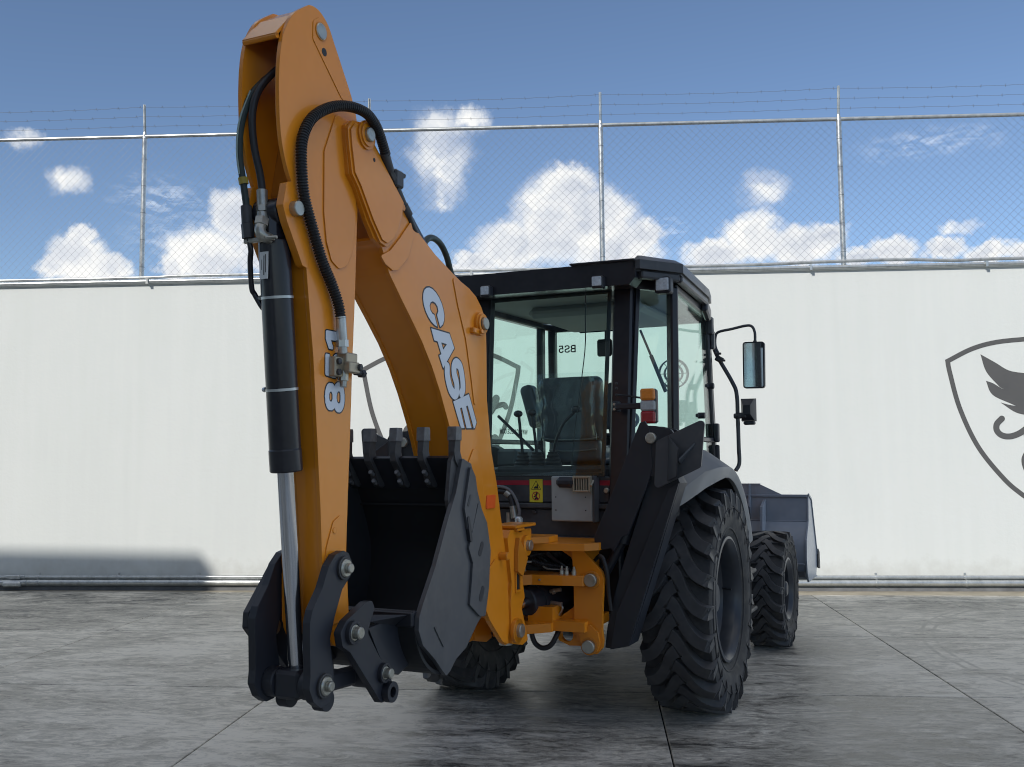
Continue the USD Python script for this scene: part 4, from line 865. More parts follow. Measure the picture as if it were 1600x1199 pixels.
obj('swing_ear', plate_z(smoothpoly([(-0.20, -0.95), (0.24, -0.95), (0.24, -1.12), (0.12, -1.24), (-0.13, -1.24), (-0.2, -1.12)], 0.03), 0.618, 0.668), ORANGE, frame)
mid = obj('frame_middle_plate', plate_z(smoothpoly([(0.0, -0.93), (0.36, -0.93), (0.425, -0.98), (0.425, -1.075), (0.30, -1.10), (0.12, -1.12), (0.03, -1.22), (-0.10, -1.22)], 0.015), 0.880, 0.938), ORANGE, frame)
obj('frame_bottom_plate', plate_z([(-0.50, -0.66), (0.43, -0.66), (0.43, -1.09), (0.24, -1.09), (0.23, -0.98), (-0.23, -0.98), (-0.24, -1.09), (-0.43, -1.09)], 0.622, 0.680), ORANGE, frame)
obj('frame_box', plate_y(smoothpoly([(0.085, 0.665), (0.24, 0.665), (0.24, 0.755), (0.085, 0.755)], 0.004), -1.10, -0.95), ORANGE, frame)
for (x, z) in ((0.458, 0.914), (0.441, 0.541), (-0.458, 0.914), (-0.441, 0.541)):
    p = obj('pivot_pin', cyl((x, -1.075, z), (x, -0.94, z), 0.037, 28, c=0.004), STEEL, frame)
    obj('pin_collar', ring((x, -1.050, z), (x, -1.028, z), 0.050, 0.038, 28), ORANGE_D, p)
for sx in (1, -1):
    g = Polygon([(0.36, 0.62), (0.20, 0.62), (0.235, 0.55), (0.30, 0.525), (0.40, 0.53)]).difference(Point(0.285, 0.585).buffer(0.038))
    obj('tow_loop', plate_y(affinity.scale(g, sx, 1, origin=(0, 0)), -0.99, -0.96), ORANGE, frame)
    bend = [(0.405, 0.665), (0.45, 0.655), (0.488, 0.62), (0.500, 0.575), (0.490, 0.52)]
    obj('lug_doubler', plate_y(affinity.scale(smoothpoly([(0.36, 0.66), (0.45, 0.66), (0.495, 0.62), (0.505, 0.56), (0.490, 0.515), (0.44, 0.505), (0.39, 0.56)], 0.012), sx, 1, origin=(0, 0)), -1.048, -1.031), ORANGE, frame)
for x, y in ((0.270, -1.02), (0.306, -1.035), (0.352, -1.04)):
    f = obj('grease_fitting', [cyl((x, y, 0.938), (x, y, 0.958), 0.013, 6), cyl((x, y, 0.958), (x, y, 0.972), 0.011, 10), cyl((x, y, 0.972), (x, y, 0.984), 0.007, 8)], STEEL, mid)
obj('edge_screw', cyl((0.17, -1.128, 0.910), (0.17, -1.112, 0.910), 0.006, 8), STEEL, mid)
sc = obj('swing_cylinder', [cyl((0.07, -1.10, 0.775), (0.20, -0.72, 0.80), 0.082, 32, c=0.008), ring((0.10, -1.02, 0.78), (0.108, -0.995, 0.782), 0.088, 0.08, 32)], BLACK, M)
obj('rod', cyl((0.00, -1.30, 0.755), (0.08, -1.08, 0.777), 0.033, 20), CHROME, sc)
obj('hydraulic_fitting', [cyl((0.185, -1.0, 0.83), (0.255, -1.0, 0.845), 0.012, 10), cyl((0.19, -1.0, 0.765), (0.26, -1.0, 0.76), 0.014, 6), cyl((0.20, -1.0, 0.83), (0.215, -1.0, 0.833), 0.018, 6)], STEEL, sc)
obj('steel_pipe', hose([(0.245, -1.0, 0.762), (0.262, -1.0, 0.74), (0.25, -1.0, 0.71), (0.225, -1.0, 0.692), (0.18, -1.0, 0.695)], 0.007, 8, 8), STEEL, sc)
sc2 = obj('swing_cylinder', [cyl((-0.07, -1.10, 0.775), (-0.20, -0.72, 0.80), 0.082, 32, c=0.008)], BLACK, M)
obj('rod', cyl((0.00, -1.29, 0.755), (-0.08, -1.08, 0.777), 0.033, 20), CHROME, sc2)
# hoses and pipes behind the frame opening
gh = np.random.default_rng(12)
for k in range(7):
    x0 = -0.10 + 0.05 * k; z0 = 0.96 + 0.015 * (k % 3)
    obj('hydraulic_hose', hose([(x0 - 0.03, -1.02 + 0.03 * (k % 2), z0 + 0.10), (x0 + 0.02, -0.93, z0 + 0.03), (x0 + 0.12, -0.90, z0 - 0.03 + gh.uniform(-.02, .02)), (x0 + 0.2, -0.80, z0 - 0.02), (x0 + 0.22, -0.66, z0 + 0.02)], 0.013, 8, 8), HOSE, M)
obj('spring_guard', corrugated([(0.06, -1.0, 1.035), (0.13, -0.96, 1.045), (0.24, -0.93, 1.05)], 0.014, 0.009), HOSE, M)
obj('spring_guard', corrugated([(0.07, -1.0, 1.005), (0.14, -0.97, 0.985), (0.24, -0.93, 0.965)], 0.016, 0.011), HOSE, M)
obj('steel_pipe', hose([(0.11, -0.98, 1.0), (0.14, -0.97, 0.965), (0.18, -0.96, 0.955), (0.26, -0.93, 0.955)], 0.006, 8, 8), STEEL, M)
obj('valve_bank', [bx(-0.20, 0.30, -0.74, -0.65, 0.75, 1.04, 0.015)] + [cyl((-0.15 + 0.07 * k, -0.76, 0.98), (-0.15 + 0.07 * k, -0.73, 0.98), 0.018, 12) for k in range(6)], BLACK, M)
obj('valve_lever', [hose([(0.035, -1.14, 1.0), (0.07, -1.14, 1.01), (0.12, -1.12, 1.012)], 0.007, 6, 8), cyl((0.03, -1.16, 0.95), (0.045, -1.14, 1.0), 0.014, 10), hose([(0.035, -1.15, 0.96), (0.06, -1.13, 0.955), (0.085, -1.12, 0.965)], 0.009, 6, 8)], STEEL, M)
obj('hanging_hose', hose([(0.080, -1.04, 0.640), (0.088, -1.05, 0.585), (0.110, -1.05, 0.535), (0.155, -1.05, 0.512), (0.205, -1.05, 0.530), (0.238, -1.04, 0.585), (0.250, -1.0, 0.640)], 0.015, 10, 14), HOSE, M)
# bundle of hoses going into the cab on the left of the window panel
obj('hose_bundle', hose([(-0.30, -0.80, 1.40), (-0.245, -0.76, 1.405), (-0.20, -0.74, 1.39), (-0.175, -0.74, 1.34), (-0.165, -0.74, 1.28)], 0.020, 8, 12), HOSE, M)
obj('hose_bundle', hose([(-0.29, -0.80, 1.43), (-0.23, -0.77, 1.432), (-0.18, -0.75, 1.405), (-0.140, -0.75, 1.345), (-0.120, -0.75, 1.275), (-0.135, -0.75, 1.235), (-0.155, -0.75, 1.24)], 0.010, 8, 10), GALV_D, M)
obj('hose_ferrule', [cyl((-0.213, -0.745, 1.398), (-0.190, -0.742, 1.375), 0.024, 14), cyl((-0.168, -0.74, 1.31), (-0.155, -0.745, 1.235), 0.022, 12), cyl((-0.20, -0.74, 1.27), (-0.20, -0.74, 1.20), 0.014, 10)], STEEL, M)

# swing tower
TW = [(-1.490, 1.175), (-1.455, 1.215), (-1.400, 1.215), (-1.330, 1.195), (-1.235, 1.210), (-1.165, 1.206), (-1.165, 1.120), (-1.175, 1.085), (-1.240, 1.082), (-1.279, 0.985), (-1.295, 0.934), (-1.265, 0.830), (-1.310, 0.777), (-1.268, 0.690), (-1.225, 0.587), (-1.30, 0.572), (-1.442, 0.603), (-1.45, 0.740), (-1.455, 0.829), (-1.44, 0.930), (-1.46, 1.02)]
tw = [plate_x(smoothpoly(TW, 0.008), 0.085, 0.14), plate_x(smoothpoly(TW, 0.008), -0.14, -0.085), cyl((0, -1.22, 0.60), (0, -1.22, 0.80), 0.075, 28), cyl((0, -1.22, 0.96), (0, -1.22, 1.115), 0.075, 28), bx(-0.085, 0.085, -1.50, -1.30, 0.74, 0.90, 0.01), bx(-0.085, 0.085, -1.46, -1.28, 1.10, 1.19, 0.01)]
tower = obj('swing_tower', tw, ORANGE, M)
obj('tower_cap', [bx(0.0, 0.16, -1.42, -1.14, 1.222, 1.240, 0.004), bx(-0.12, 0.16, -1.40, -1.30, 1.205, 1.221, 0.004)], ORANGE, tower)
obj('swing_pin', [cyl((0.0, -1.22, 0.55), (0.0, -1.22, 1.20), 0.04, 24), cyl((0.03, -1.12, 1.20), (0.03, -1.12, 1.235), 0.03, 16)], STEEL, tower)
obj('breather_cap', [cyl((-0.012, -1.0, 1.158), (-0.012, -1.0, 1.215), 0.012, 12), cyl((-0.012, -1.0, 1.215), (-0.012, -1.0, 1.262), 0.024, 18, c=0.010)], GALV, frame)
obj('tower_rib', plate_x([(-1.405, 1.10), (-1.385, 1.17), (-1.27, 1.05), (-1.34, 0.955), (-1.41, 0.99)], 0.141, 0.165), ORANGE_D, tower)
obj('tower_slot', bx(0.1405, 0.143, -1.385, -1.345, 0.885, 0.985), DECALK, tower)
obj('tower_slot_rim', [bx(0.1405, 0.148, -1.40, -1.388, 0.87, 1.0), bx(0.1405, 0.148, -1.342, -1.33, 0.87, 1.0), bx(0.1405, 0.148, -1.388, -1.342, 0.87, 0.882)], ORANGE, tower)
for yz, r in (((-1.258, 1.118), 0.030), ((-1.390, 0.667), 0.037)):
    q = obj('tower_pin', cyl((0.10, *yz), (0.182, *yz), r, 24, c=0.004), STEEL, tower)
    obj('pin_boss', ring((0.138, *yz), (0.160, *yz), r + 0.028, r + 0.001, 28), ORANGE, q)

# stabilisers
def stabiliser(sx):
    f = lambda pts: [(sx * a, b) for a, b in pts]
    leg_out = [(0.840, 1.700), (0.925, 1.560), (0.962, 1.462), (0.790, 0.930), (0.655, 0.545), (0.610, 0.530), (0.585, 0.550), (0.545, 0.520), (0.505, 0.522), (0.520, 0.640), (0.575, 0.860), (0.690, 1.200), (0.800, 1.520)]
    leg = obj('stabiliser_leg', [plate_y(f(leg_out), -0.955, -0.935), plate_y(f([(0.86, 1.66), (0.962, 1.462), (0.655, 0.545), (0.635, 0.55), (0.90, 1.40), (0.83, 1.62)]), -0.935, -0.80), plate_y(f([(0.69, 1.2), (0.52, 0.64), (0.505, 0.522), (0.53, 0.53), (0.71, 1.18)]), -0.935, -0.82), plate_y(f([(0.84, 1.70), (0.95, 1.46), (0.655, 0.545), (0.52, 0.55), (0.69, 1.2)]), -0.82, -0.80)], BLACK, M)
    obj('leg_flange', plate_y(f([(0.905, 1.430), (0.962, 1.462), (0.655, 0.545), (0.545, 0.520), (0.585, 0.720)]), -0.985, -0.957), BLACK, leg)
    guard = [(0.746, 1.805), (0.775, 1.815), (0.802, 1.765), (0.815, 1.560), (0.790, 1.470), (0.665, 1.172), (0.627, 1.160), (0.579, 1.072), (0.558, 1.092), (0.510, 1.080), (0.463, 1.118), (0.460, 1.147)]
    g = obj('cylinder_guard', plate_y(f(guard), -0.990, -0.972), BLACK, M)
    obj('stabiliser_cylinder', [cyl((sx * 0.80, -0.90, 1.72), (sx * 0.60, -0.90, 1.12), 0.05, 20), cyl((sx * 0.60, -0.90, 1.12), (sx * 0.47, -0.90, 0.90), 0.028, 16)], BLACK, g)
    head = obj('leg_head', [plate_y(smoothpoly(f([(0.765, 1.790), (0.840, 1.785), (0.925, 1.765), (0.955, 1.715), (0.90, 1.50), (0.80, 1.50), (0.77, 1.60)]), 0.02), -0.985, -0.958), plate_y(smoothpoly(f([(0.765, 1.790), (0.840, 1.785), (0.925, 1.765), (0.955, 1.715), (0.90, 1.50), (0.80, 1.50)]), 0.02), -0.86, -0.82)], BLACK, leg)
    obj('pivot_pin', cyl((sx * 0.812, -1.015, 1.717), (sx * 0.812, -0.82, 1.717), 0.031, 24, c=0.004), STEEL, head)
    obj('pad_lug', plate_y(f([(0.90, 1.70), (0.99, 1.68), (0.99, 1.56), (0.90, 1.54)]), -0.93, -0.88), BLACK, leg)
    # foot pad: a steel plate hung at the end of the leg, its grouser ribs outside
    pad_p = smoothpoly(f([(0.845, 1.700), (1.125, 1.822), (1.097, 1.552), (0.828, 1.425)]), 0.022)
    pad = obj('stabiliser_pad', plate_y(pad_p, -1.012, -0.996), CHAR, M)
    obj('grouser_rib', trimesh.convex.convex_hull(np.array([(sx * 0.918, -1.013, 1.722), (sx * 0.925, -1.013, 1.722), (sx * 0.905, -1.013, 1.475), (sx * 0.912, -1.013, 1.475), (sx * 0.985, -1.075, 1.655), (sx * 0.992, -1.075, 1.655), (sx * 0.972, -1.075, 1.500), (sx * 0.979, -1.075, 1.500)])), BLACK, pad)
    obj('grouser_rib', trimesh.convex.convex_hull(np.array([(sx * 0.985, -1.06, 1.60), (sx * 0.985, -1.013, 1.58), (sx * 1.065, -1.013, 1.69), (sx * 1.070, -1.013, 1.68), (sx * 0.985, -1.06, 1.585), (sx * 0.985, -1.013, 1.57)])), CHAR, pad)
    obj('leg_hose', hose([(sx * 0.50, -1.01, 1.05), (sx * 0.525, -1.02, 1.03), (sx * 0.545, -1.02, 0.95), (sx * 0.545, -1.0, 0.85), (sx * 0.555, -0.99, 0.74)], 0.012, 8, 10), HOSE, leg)
stabiliser(1); stabiliser(-1)

# ---------------------------------------------------------------- boom
BR = [(-3.024, 2.980), (-3.014, 2.909), (-2.994, 2.792), (-2.946, 2.748), (-2.857, 2.620), (-2.802, 2.559), (-2.735, 2.533), (-2.676, 2.430), (-2.572, 2.331), (-2.499, 2.265), (-2.387, 2.159), (-2.290, 2.047), (-2.208, 1.929), (-2.124, 1.783), (-2.058, 1.640), (-1.984, 1.471), (-1.909, 1.275), (-1.846, 1.077), (-1.775, 0.874), (-1.685, 0.760), (-1.530, 0.624)]
BF = [(-1.482, 0.602), (-1.345, 0.610), (-1.330, 0.660), (-1.397, 0.720), (-1.436, 0.852), (-1.440, 1.035), (-1.497, 1.169), (-1.581, 1.476), (-1.643, 1.641), (-1.694, 1.913), (-1.698, 2.186), (-1.703, 2.344), (-1.757, 2.409), (-1.817, 2.455), (-1.897, 2.486), (-1.990, 2.507), (-2.080, 2.535), (-2.257, 2.594), (-2.423, 2.669), (-2.573, 2.773), (-2.678, 2.855), (-2.763, 2.924), (-2.840, 2.984), (-2.870, 3.020), (-2.924, 3.033), (-2.987, 3.022), (-3.019, 2.995)]
bpoly = smoothpoly(BR + BF, 0.006)
boom = obj('boom', [plate_x(bpoly, 0.100, 0.120), plate_x(bpoly, -0.120, -0.100)], ORANGE, M)
und = spline([(a + 0.012, b + 0.004, 0) for a, b in BR[5:19]], 4)[:, :2]
obj('boom_underside', plate_x(LineString(und).buffer(0.007, cap_style=2), -0.0995, 0.0995), ORANGE, boom, smooth=40)
topc = spline([(a - 0.014, b - 0.006, 0) for a, b in BF[5:19]], 4)[:, :2]
obj('boom_top_plate', plate_x(LineString(topc).buffer(0.007, cap_style=2), -0.0995, 0.0995), ORANGE, boom, smooth=40)
EP = [(-3.024, 2.980), (-2.987, 3.022), (-2.924, 3.033), (-2.870, 3.020), (-2.840, 2.984), (-2.763, 2.924), (-2.678, 2.855), (-2.573, 2.773), (-2.585, 2.720), (-2.615, 2.640), (-2.660, 2.575), (-2.719, 2.538), (-2.771, 2.547), (-2.847, 2.625), (-2.941, 2.747), (-2.989, 2.794), (-3.014, 2.909)]
EP2 = [(-2.758, 2.492), (-2.719, 2.462), (-2.655, 2.444), (-2.611, 2.455), (-2.520, 2.530), (-2.470, 2.640), (-2.500, 2.700), (-2.60, 2.60), (-2.68, 2.53)]
for sx in (1, -1):
    e1 = obj('boom_end_doubler', plate_x(smoothpoly(EP, 0.012), sx * 0.1205, sx * 0.134), ORANGE, boom)
    obj('boom_end_doubler', plate_x(affinity.scale(smoothpoly(EP, 0.012), 1, 1).buffer(-0.014), sx * 0.1342, sx * 0.141), ORANGE, boom)
    obj('neck_doubler', plate_x(smoothpoly(EP2, 0.008), sx * 0.1205, sx * 0.128), ORANGE, boom)
    b1 = obj('pin_boss', [cyl((sx * 0.1405, -2.900, 2.983), (sx * 0.150, -2.900, 2.983), 0.062, 32), cyl((sx * 0.150, -2.900, 2.983), (sx * 0.157, -2.900, 2.983), 0.050, 32)], ORANGE, boom)
    obj('boom_pin', cyl((sx * 0.10, -2.900, 2.983), (sx * 0.172, -2.900, 2.983), 0.031, 28, c=0.004), STEEL, b1)
    b2 = obj('pin_boss', [ring((sx * 0.1205, -1.792, 2.313), (sx * 0.140, -1.792, 2.313), 0.062, 0.034, 32), ring((sx * 0.140, -1.792, 2.313), (sx * 0.152, -1.792, 2.313), 0.052, 0.034, 32)], ORANGE, boom)
    obj('boom_pin', cyl((sx * 0.10, -1.788, 2.313), (sx * 0.168, -1.788, 2.313), 0.033, 28, c=0.004), STEEL, b2)
    obj('pin_retainer', [bx(min(sx * .1205, sx * .150), max(sx * .1205, sx * .150), -1.900, -1.820, 2.252, 2.284, 0.005), cyl((sx * 0.15, -1.835, 2.268), (sx * 0.165, -1.835, 2.268), 0.012, 8)], ORANGE, b2)
    b3 = obj('pin_boss', ring((sx * 0.1405, -1.397, 0.667), (sx * 0.160, -1.397, 0.667), 0.066, 0.040, 32), ORANGE, boom)
    # raised weld lines and the lower stiffener
    obj('lower_doubler', plate_x(smoothpoly([(-1.845, 1.075), (-1.775, 0.874), (-1.685, 0.762), (-1.530, 0.626), (-1.47, 0.606), (-1.440, 0.70), (-1.455, 0.86), (-1.50, 1.00), (-1.56, 1.06), (-1.62, 1.075), (-1.70, 1.03), (-1.76, 1.05)], 0.012), sx * 0.1205, sx * 0.127), ORANGE, boom)
    obj('boom_cheek', plate_x(smoothpoly([(-2.085, 2.515), (-2.03, 2.38), (-1.945, 2.22), (-1.885, 2.02), (-1.845, 1.86), (-1.80, 1.97), (-1.715, 2.20), (-1.718, 2.335), (-1.765, 2.398), (-1.82, 2.440), (-1.90, 2.472), (-1.99, 2.494)], 0.012), sx * 0.1205, sx * 0.1245), ORANGE, boom)
    obj('boom_stiffener', plate_x(smoothpoly([(-1.925, 1.585), (-1.86, 1.665), (-1.80, 1.635), (-1.765, 1.50), (-1.70, 1.22), (-1.665, 1.10), (-1.72, 1.06), (-1.80, 1.06), (-1.835, 1.10), (-1.89, 1.30)], 0.03), sx * 0.1205, sx * 0.1255), ORANGE, boom)
    obj('stop_nub', cyl((sx * 0.12, -1.545, 1.085), (sx * 0.17, -1.545, 1.085), 0.022, 16, c=0.004), ORANGE, boom)
obj('reflector', plate_x(smoothpoly([(-1.72, 1.345), (-1.615, 1.345), (-1.605, 1.415), (-1.71, 1.415)], 0.006), 0.1206, 0.126), ORED, boom)
obj('drain_hole', cyl((0.1411, -2.833, 2.895), (0.1418, -2.833, 2.895), 0.009, 14), DECALK, boom)
obj('welded_nut', cyl((0.12, -2.585, 2.745), (0.140, -2.585, 2.745), 0.016, 6), ORANGE_D, boom)
obj('dipper_cylinder', [cyl((0, -1.82, 2.33), (0, -2.62, 2.92), 0.062, 28), cyl((0, -2.62, 2.92), (0, -3.16, 3.32), 0.034, 20), cyl((-.07, -3.165, 3.335), (.07, -3.165, 3.335), 0.055, 24)], BLACK, M)
# boom lettering
def shp(pts): return Polygon(pts).buffer(0)
Cc = shp([(-2.234,2.242),(-2.205,2.247),(-2.183,2.261),(-2.171,2.281),(-2.168,2.308),(-2.177,2.336),(-2.195,2.365),(-2.221,2.390),(-2.252,2.410),(-2.285,2.422),(-2.317,2.425),(-2.344,2.419),(-2.365,2.406),(-2.377,2.385),(-2.379,2.360),(-2.371,2.332),(-2.354,2.305),(-2.329,2.280),(-2.299,2.260),(-2.266,2.247)])
Ci = unary_union([shp([(-2.263,2.298),(-2.241,2.305),(-2.232,2.321),(-2.238,2.341),(-2.258,2.355),(-2.283,2.360),(-2.304,2.352),(-2.313,2.336),(-2.307,2.317),(-2.288,2.303)]), shp([(-2.270,2.303),(-2.249,2.309),(-2.208,2.236),(-2.230,2.230)])])
lC = Cc.difference(Ci)
lA = shp([(-2.303,2.231),(-2.115,2.226),(-2.064,2.158),(-2.181,2.045),(-2.223,2.106),(-2.202,2.116),(-2.238,2.171),(-2.271,2.173)]).difference(shp([(-2.198,2.170),(-2.147,2.168),(-2.180,2.141)]))
lS = LineString(spline([(a, b, 0) for a, b in [(-2.140,2.056),(-2.137,2.011),(-2.107,1.953),(-2.068,1.927),(-2.042,1.937),(-2.042,1.984),(-2.067,2.029),(-2.067,2.069),(-2.041,2.085),(-2.003,2.068),(-1.981,2.016),(-1.974,1.962),(-1.989,1.937)]], 6)[:, :2]).buffer(0.027)
lE = shp([(-2.082,1.892),(-1.908,1.939),(-1.821,1.795),(-1.842,1.763),(-1.998,1.759)]).difference(unary_union([shp([(-2.004,1.859),(-1.987,1.863),(-1.932,1.750),(-1.950,1.750)]), shp([(-1.938,1.872),(-1.923,1.876),(-1.858,1.768),(-1.878,1.764)])]))
for g in (lC, lA, lS, lE):
    o = obj('boom_letter', plate_x(g.buffer(-0.002), 0.1212, 0.1218), WHITE, boom, smooth=False)
    obj('letter_outline', plate_x(g.buffer(0.0055), 0.1204, 0.1210), OUTL, boom, smooth=False)

# ---------------------------------------------------------------- dipper
DR = [(-3.245, 3.415), (-3.335, 3.345), (-3.385, 3.272), (-3.411, 3.205), (-3.425, 3.105), (-3.426, 2.979), (-3.412, 2.835), (-3.380, 2.733), (-3.339, 2.656), (-3.281, 2.520), (-3.246, 2.350), (-3.218, 2.152), (-3.196, 2.003), (-3.166, 1.678), (-3.141, 1.403), (-3.125, 1.153), (-3.114, 0.942), (-3.084, 0.893), (-3.005, 0.872)]
DF = [(-2.950, 0.880), (-2.940, 0.94), (-2.964, 1.239), (-2.953, 1.479), (-2.941, 1.695), (-2.926, 2.028), (-2.909, 2.315), (-2.898, 2.592), (-2.885, 2.859), (-2.895, 3.008), (-2.926, 3.112), (-3.008, 3.236), (-3.069, 3.322), (-3.115, 3.385), (-3.168, 3.417), (-3.212, 3.422)]
dsm = Polygon(np.vstack([spline([(a, b, 0) for a, b in DR[:11]], 4)[:, :2], DR[11:], DF[:8], spline([(a, b, 0) for a, b in DF[8:] + [DR[0]]], 4)[:-1, :2]])).buffer(0)
dip = obj('dipper', [plate_x(dsm, 0.080, 0.0975), plate_x(dsm, -0.0975, -0.080)], ORANGE, M)
rr_ = [(a + 0.010, b) for a, b in DR[9:17]]
obj('dipper_rear_plate', plate_x(LineString(rr_).buffer(0.006, cap_style=2), -0.0795, 0.0795), ORANGE, dip)
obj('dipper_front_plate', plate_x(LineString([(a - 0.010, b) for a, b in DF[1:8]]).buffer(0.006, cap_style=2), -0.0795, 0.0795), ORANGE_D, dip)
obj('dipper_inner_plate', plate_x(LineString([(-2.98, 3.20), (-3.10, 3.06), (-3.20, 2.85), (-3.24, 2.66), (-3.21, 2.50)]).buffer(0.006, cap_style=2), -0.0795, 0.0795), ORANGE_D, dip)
obj('dipper_cap', [plate_x(LineString([(-3.425, 3.225), (-3.33, 3.335), (-3.25, 3.392), (-3.18, 3.400)]).buffer(0.006, cap_style=2), -0.0795, 0.0795), cyl((-0.0795, -3.418, 3.222), (0.0795, -3.418, 3.222), 0.011, 12)], ORANGE, dip)
obj('dipper_foot', cyl((-0.10, -3.02, 0.925), (0.10, -3.02, 0.925), 0.060, 28), ORANGE, dip)
for sx in (1, -1):
    t1 = obj('dipper_pin', cyl((sx * 0.09, -3.167, 3.337), (sx * 0.107, -3.167, 3.337), 0.034, 28, c=0.004), STEEL, dip)
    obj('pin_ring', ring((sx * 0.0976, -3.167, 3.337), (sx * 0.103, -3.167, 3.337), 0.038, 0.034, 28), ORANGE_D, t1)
    obj('lifting_hole', cyl((sx * 0.0976, -3.144, 3.260), (sx * 0.1006, -3.144, 3.260), 0.017, 18), DECALK, dip)
    lug_p = smoothpoly([(-3.375, 2.660), (-3.396, 2.568), (-3.372, 2.512), (-3.272, 2.357), (-3.235, 2.350), (-3.225, 2.48), (-3.30, 2.63), (-3.34, 2.672)], 0.008)
    obj('cylinder_lug', plate_x(lug_p, sx * 0.066, sx * 0.0985), ORANGE, dip)
    obj('upper_doubler', plate_x(smoothpoly([(-3.06, 3.03), (-2.93, 3.03), (-2.905, 2.9), (-2.915, 2.62), (-2.935, 2.48), (-2.975, 2.41), (-3.03, 2.385), (-3.085, 2.41), (-3.12, 2.48), (-3.14, 2.60), (-3.14, 2.85)], 0.03), sx * 0.0976, sx * 0.1025), ORANGE, dip)
    obj('foot_doubler', plate_x(smoothpoly([(-3.118, 0.955), (-3.122, 1.15), (-3.105, 1.26), (-3.06, 1.36), (-3.01, 1.385), (-2.975, 1.36), (-2.968, 1.15), (-2.955, 0.955)], 0.02), sx * 0.0976, sx * 0.1015), ORANGE, dip)
    obj('upper_cheek', plate_x(smoothpoly([(-3.22, 3.285), (-3.02, 3.11), (-2.945, 3.09), (-3.02, 3.235), (-3.08, 3.32), (-3.12, 3.375), (-3.17, 3.400), (-3.22, 3.36)], 0.02), sx * 0.0976, sx * 0.1000), ORANGE, dip)
    obj('plug', cyl((sx * 0.0976, -3.052, 1.325), (sx * 0.1040, -3.052, 1.325), 0.013, 14), ORANGE, dip)
obj('lug_pin', cyl((0.07, -3.330, 2.566), (0.128, -3.330, 2.566), 0.030, 24, c=0.003), STEEL, dip)
obj('lug_pin', cyl((-0.12, -3.330, 2.566), (-0.07, -3.330, 2.566), 0.030, 24, c=0.003), STEEL, dip)
# model number on the dipper, reading upwards
num = [(meshkit.text_mesh('8', 0.118, 0.001, True), 1.802, 1.30), (meshkit.text_mesh('5', 0.118, 0.001, True), 1.938, 1.15), (meshkit.text_mesh('1', 0.118, 0.001, True), 2.050, 1.30)]
for t, z0, sxx in num:
    V2 = t.vertices; flat = t.triangles[np.abs(t.face_normals[:, 2] - 1) < 1e-3]
    p2 = unary_union([Polygon(q[:, :2]).buffer(1e-5) for q in flat])
    b = p2.bounds; p2 = affinity.translate(p2, -b[0], -b[1])
    p2 = affinity.scale(p2, sxx, 1.0, origin=(0, 0)).buffer(0.004)
    tf = lambda p: affinity.affine_transform(p, [0, -1, 1, 0, -2.988, z0])
    o = obj('dipper_numeral', plate_x(tf(p2), 0.0986, 0.0990), WHITE, dip, smooth=False)
    obj('numeral_outline', plate_x(tf(p2.buffer(0.0055)), 0.0979, 0.0984), OUTL, dip, smooth=False)

# ---------------------------------------------------------------- bucket cylinder
bc = obj('bucket_cylinder', [cyl((0, -3.322, 2.455), (0, -3.233, 1.572), 0.0610, 36, c=0.004), cyl((0, -3.241, 1.65), (0, -3.231, 1.562), 0.0635, 36, c=0.004), cyl((-0.058, -3.335, 2.560), (0.058, -3.335, 2.560), 0.055, 28, c=0.005), bx(-0.045, 0.045, -3.385, -3.29, 2.44, 2.56, 0.02)], BLACK_G, M)
obj('piston_rod', cyl((0, -3.233, 1.575), (0, -3.148, 0.80), 0.0355, 28), CHROME, bc)
obj('rod_eye', [bx(-0.058, 0.058, -3.225, -3.115, 0.690, 0.800, 0.014), cyl((-0.062, -3.165, 0.745), (0.062, -3.165, 0.745), 0.050, 24)], BLACK, bc)
for z, y in ((2.234, -3.300), (1.880, -3.264)):
    obj('hose_clip', [ring((0, y - 0.0005, z + 0.005), (0, y + 0.0009, z - 0.005), 0.0630, 0.0605, 32), cyl((-0.070, y - .02, z), (-0.052, y - .03, z), 0.010, 8)], GALV, bc)
obj('port_clamp', [bx(-0.085, 0.058, -3.402, -3.385, 2.435, 2.455, 0.004), cyl((0.03, -3.408, 2.445), (0.075, -3.40, 2.445), 0.007, 8)], STEEL, bc)
obj('paper_tag', bx(-0.022, 0.018, -3.3795, -3.3780, 2.295, 2.400), LABEL, bc, smooth=False)
tagp = unary_union([sbox(-0.003, 2.31, 0.001, 2.385), sbox(0.005, 2.32, 0.008, 2.39), sbox(-0.012, 2.33, -0.010, 2.37)])
obj('tag_print', plate_y(tagp, -3.3803, -3.3797), DECALK, bc, smooth=False)
h1 = obj('port_hose', hose([(0.045, -3.26, 3.20), (0.005, -3.325, 3.135), (-0.03, -3.385, 3.04), (-0.045, -3.405, 2.94), (-0.04, -3.40, 2.82), (-0.02, -3.385, 2.70), (-0.012, -3.38, 2.63)], 0.0145, 10, 14), HOSE, M)
obj('hose_end', [cyl((-0.013, -3.381, 2.640), (-0.009, -3.383, 2.575), 0.021, 16), cyl((-0.009, -3.383, 2.575), (-0.006, -3.385, 2.552), 0.025, 6), cyl((-0.006, -3.386, 2.55), (-0.003, -3.39, 2.515), 0.022, 14), cyl((-0.003, -3.39, 2.525), (-0.001, -3.40, 2.495), 0.029, 6), hose([(-0.001, -3.40, 2.50), (0.002, -3.408, 2.475), (0.010, -3.40, 2.455), (0.020, -3.37, 2.45)], 0.022, 6, 14)], STEEL, h1)
h2 = obj('port_hose', hose([(0.02, -3.25, 3.19), (-0.03, -3.32, 3.12), (-0.065, -3.39, 3.02), (-0.085, -3.42, 2.90), (-0.088, -3.425, 2.78), (-0.078, -3.41, 2.66), (-0.070, -3.40, 2.57)], 0.0135, 10, 14), HOSE_G, M)
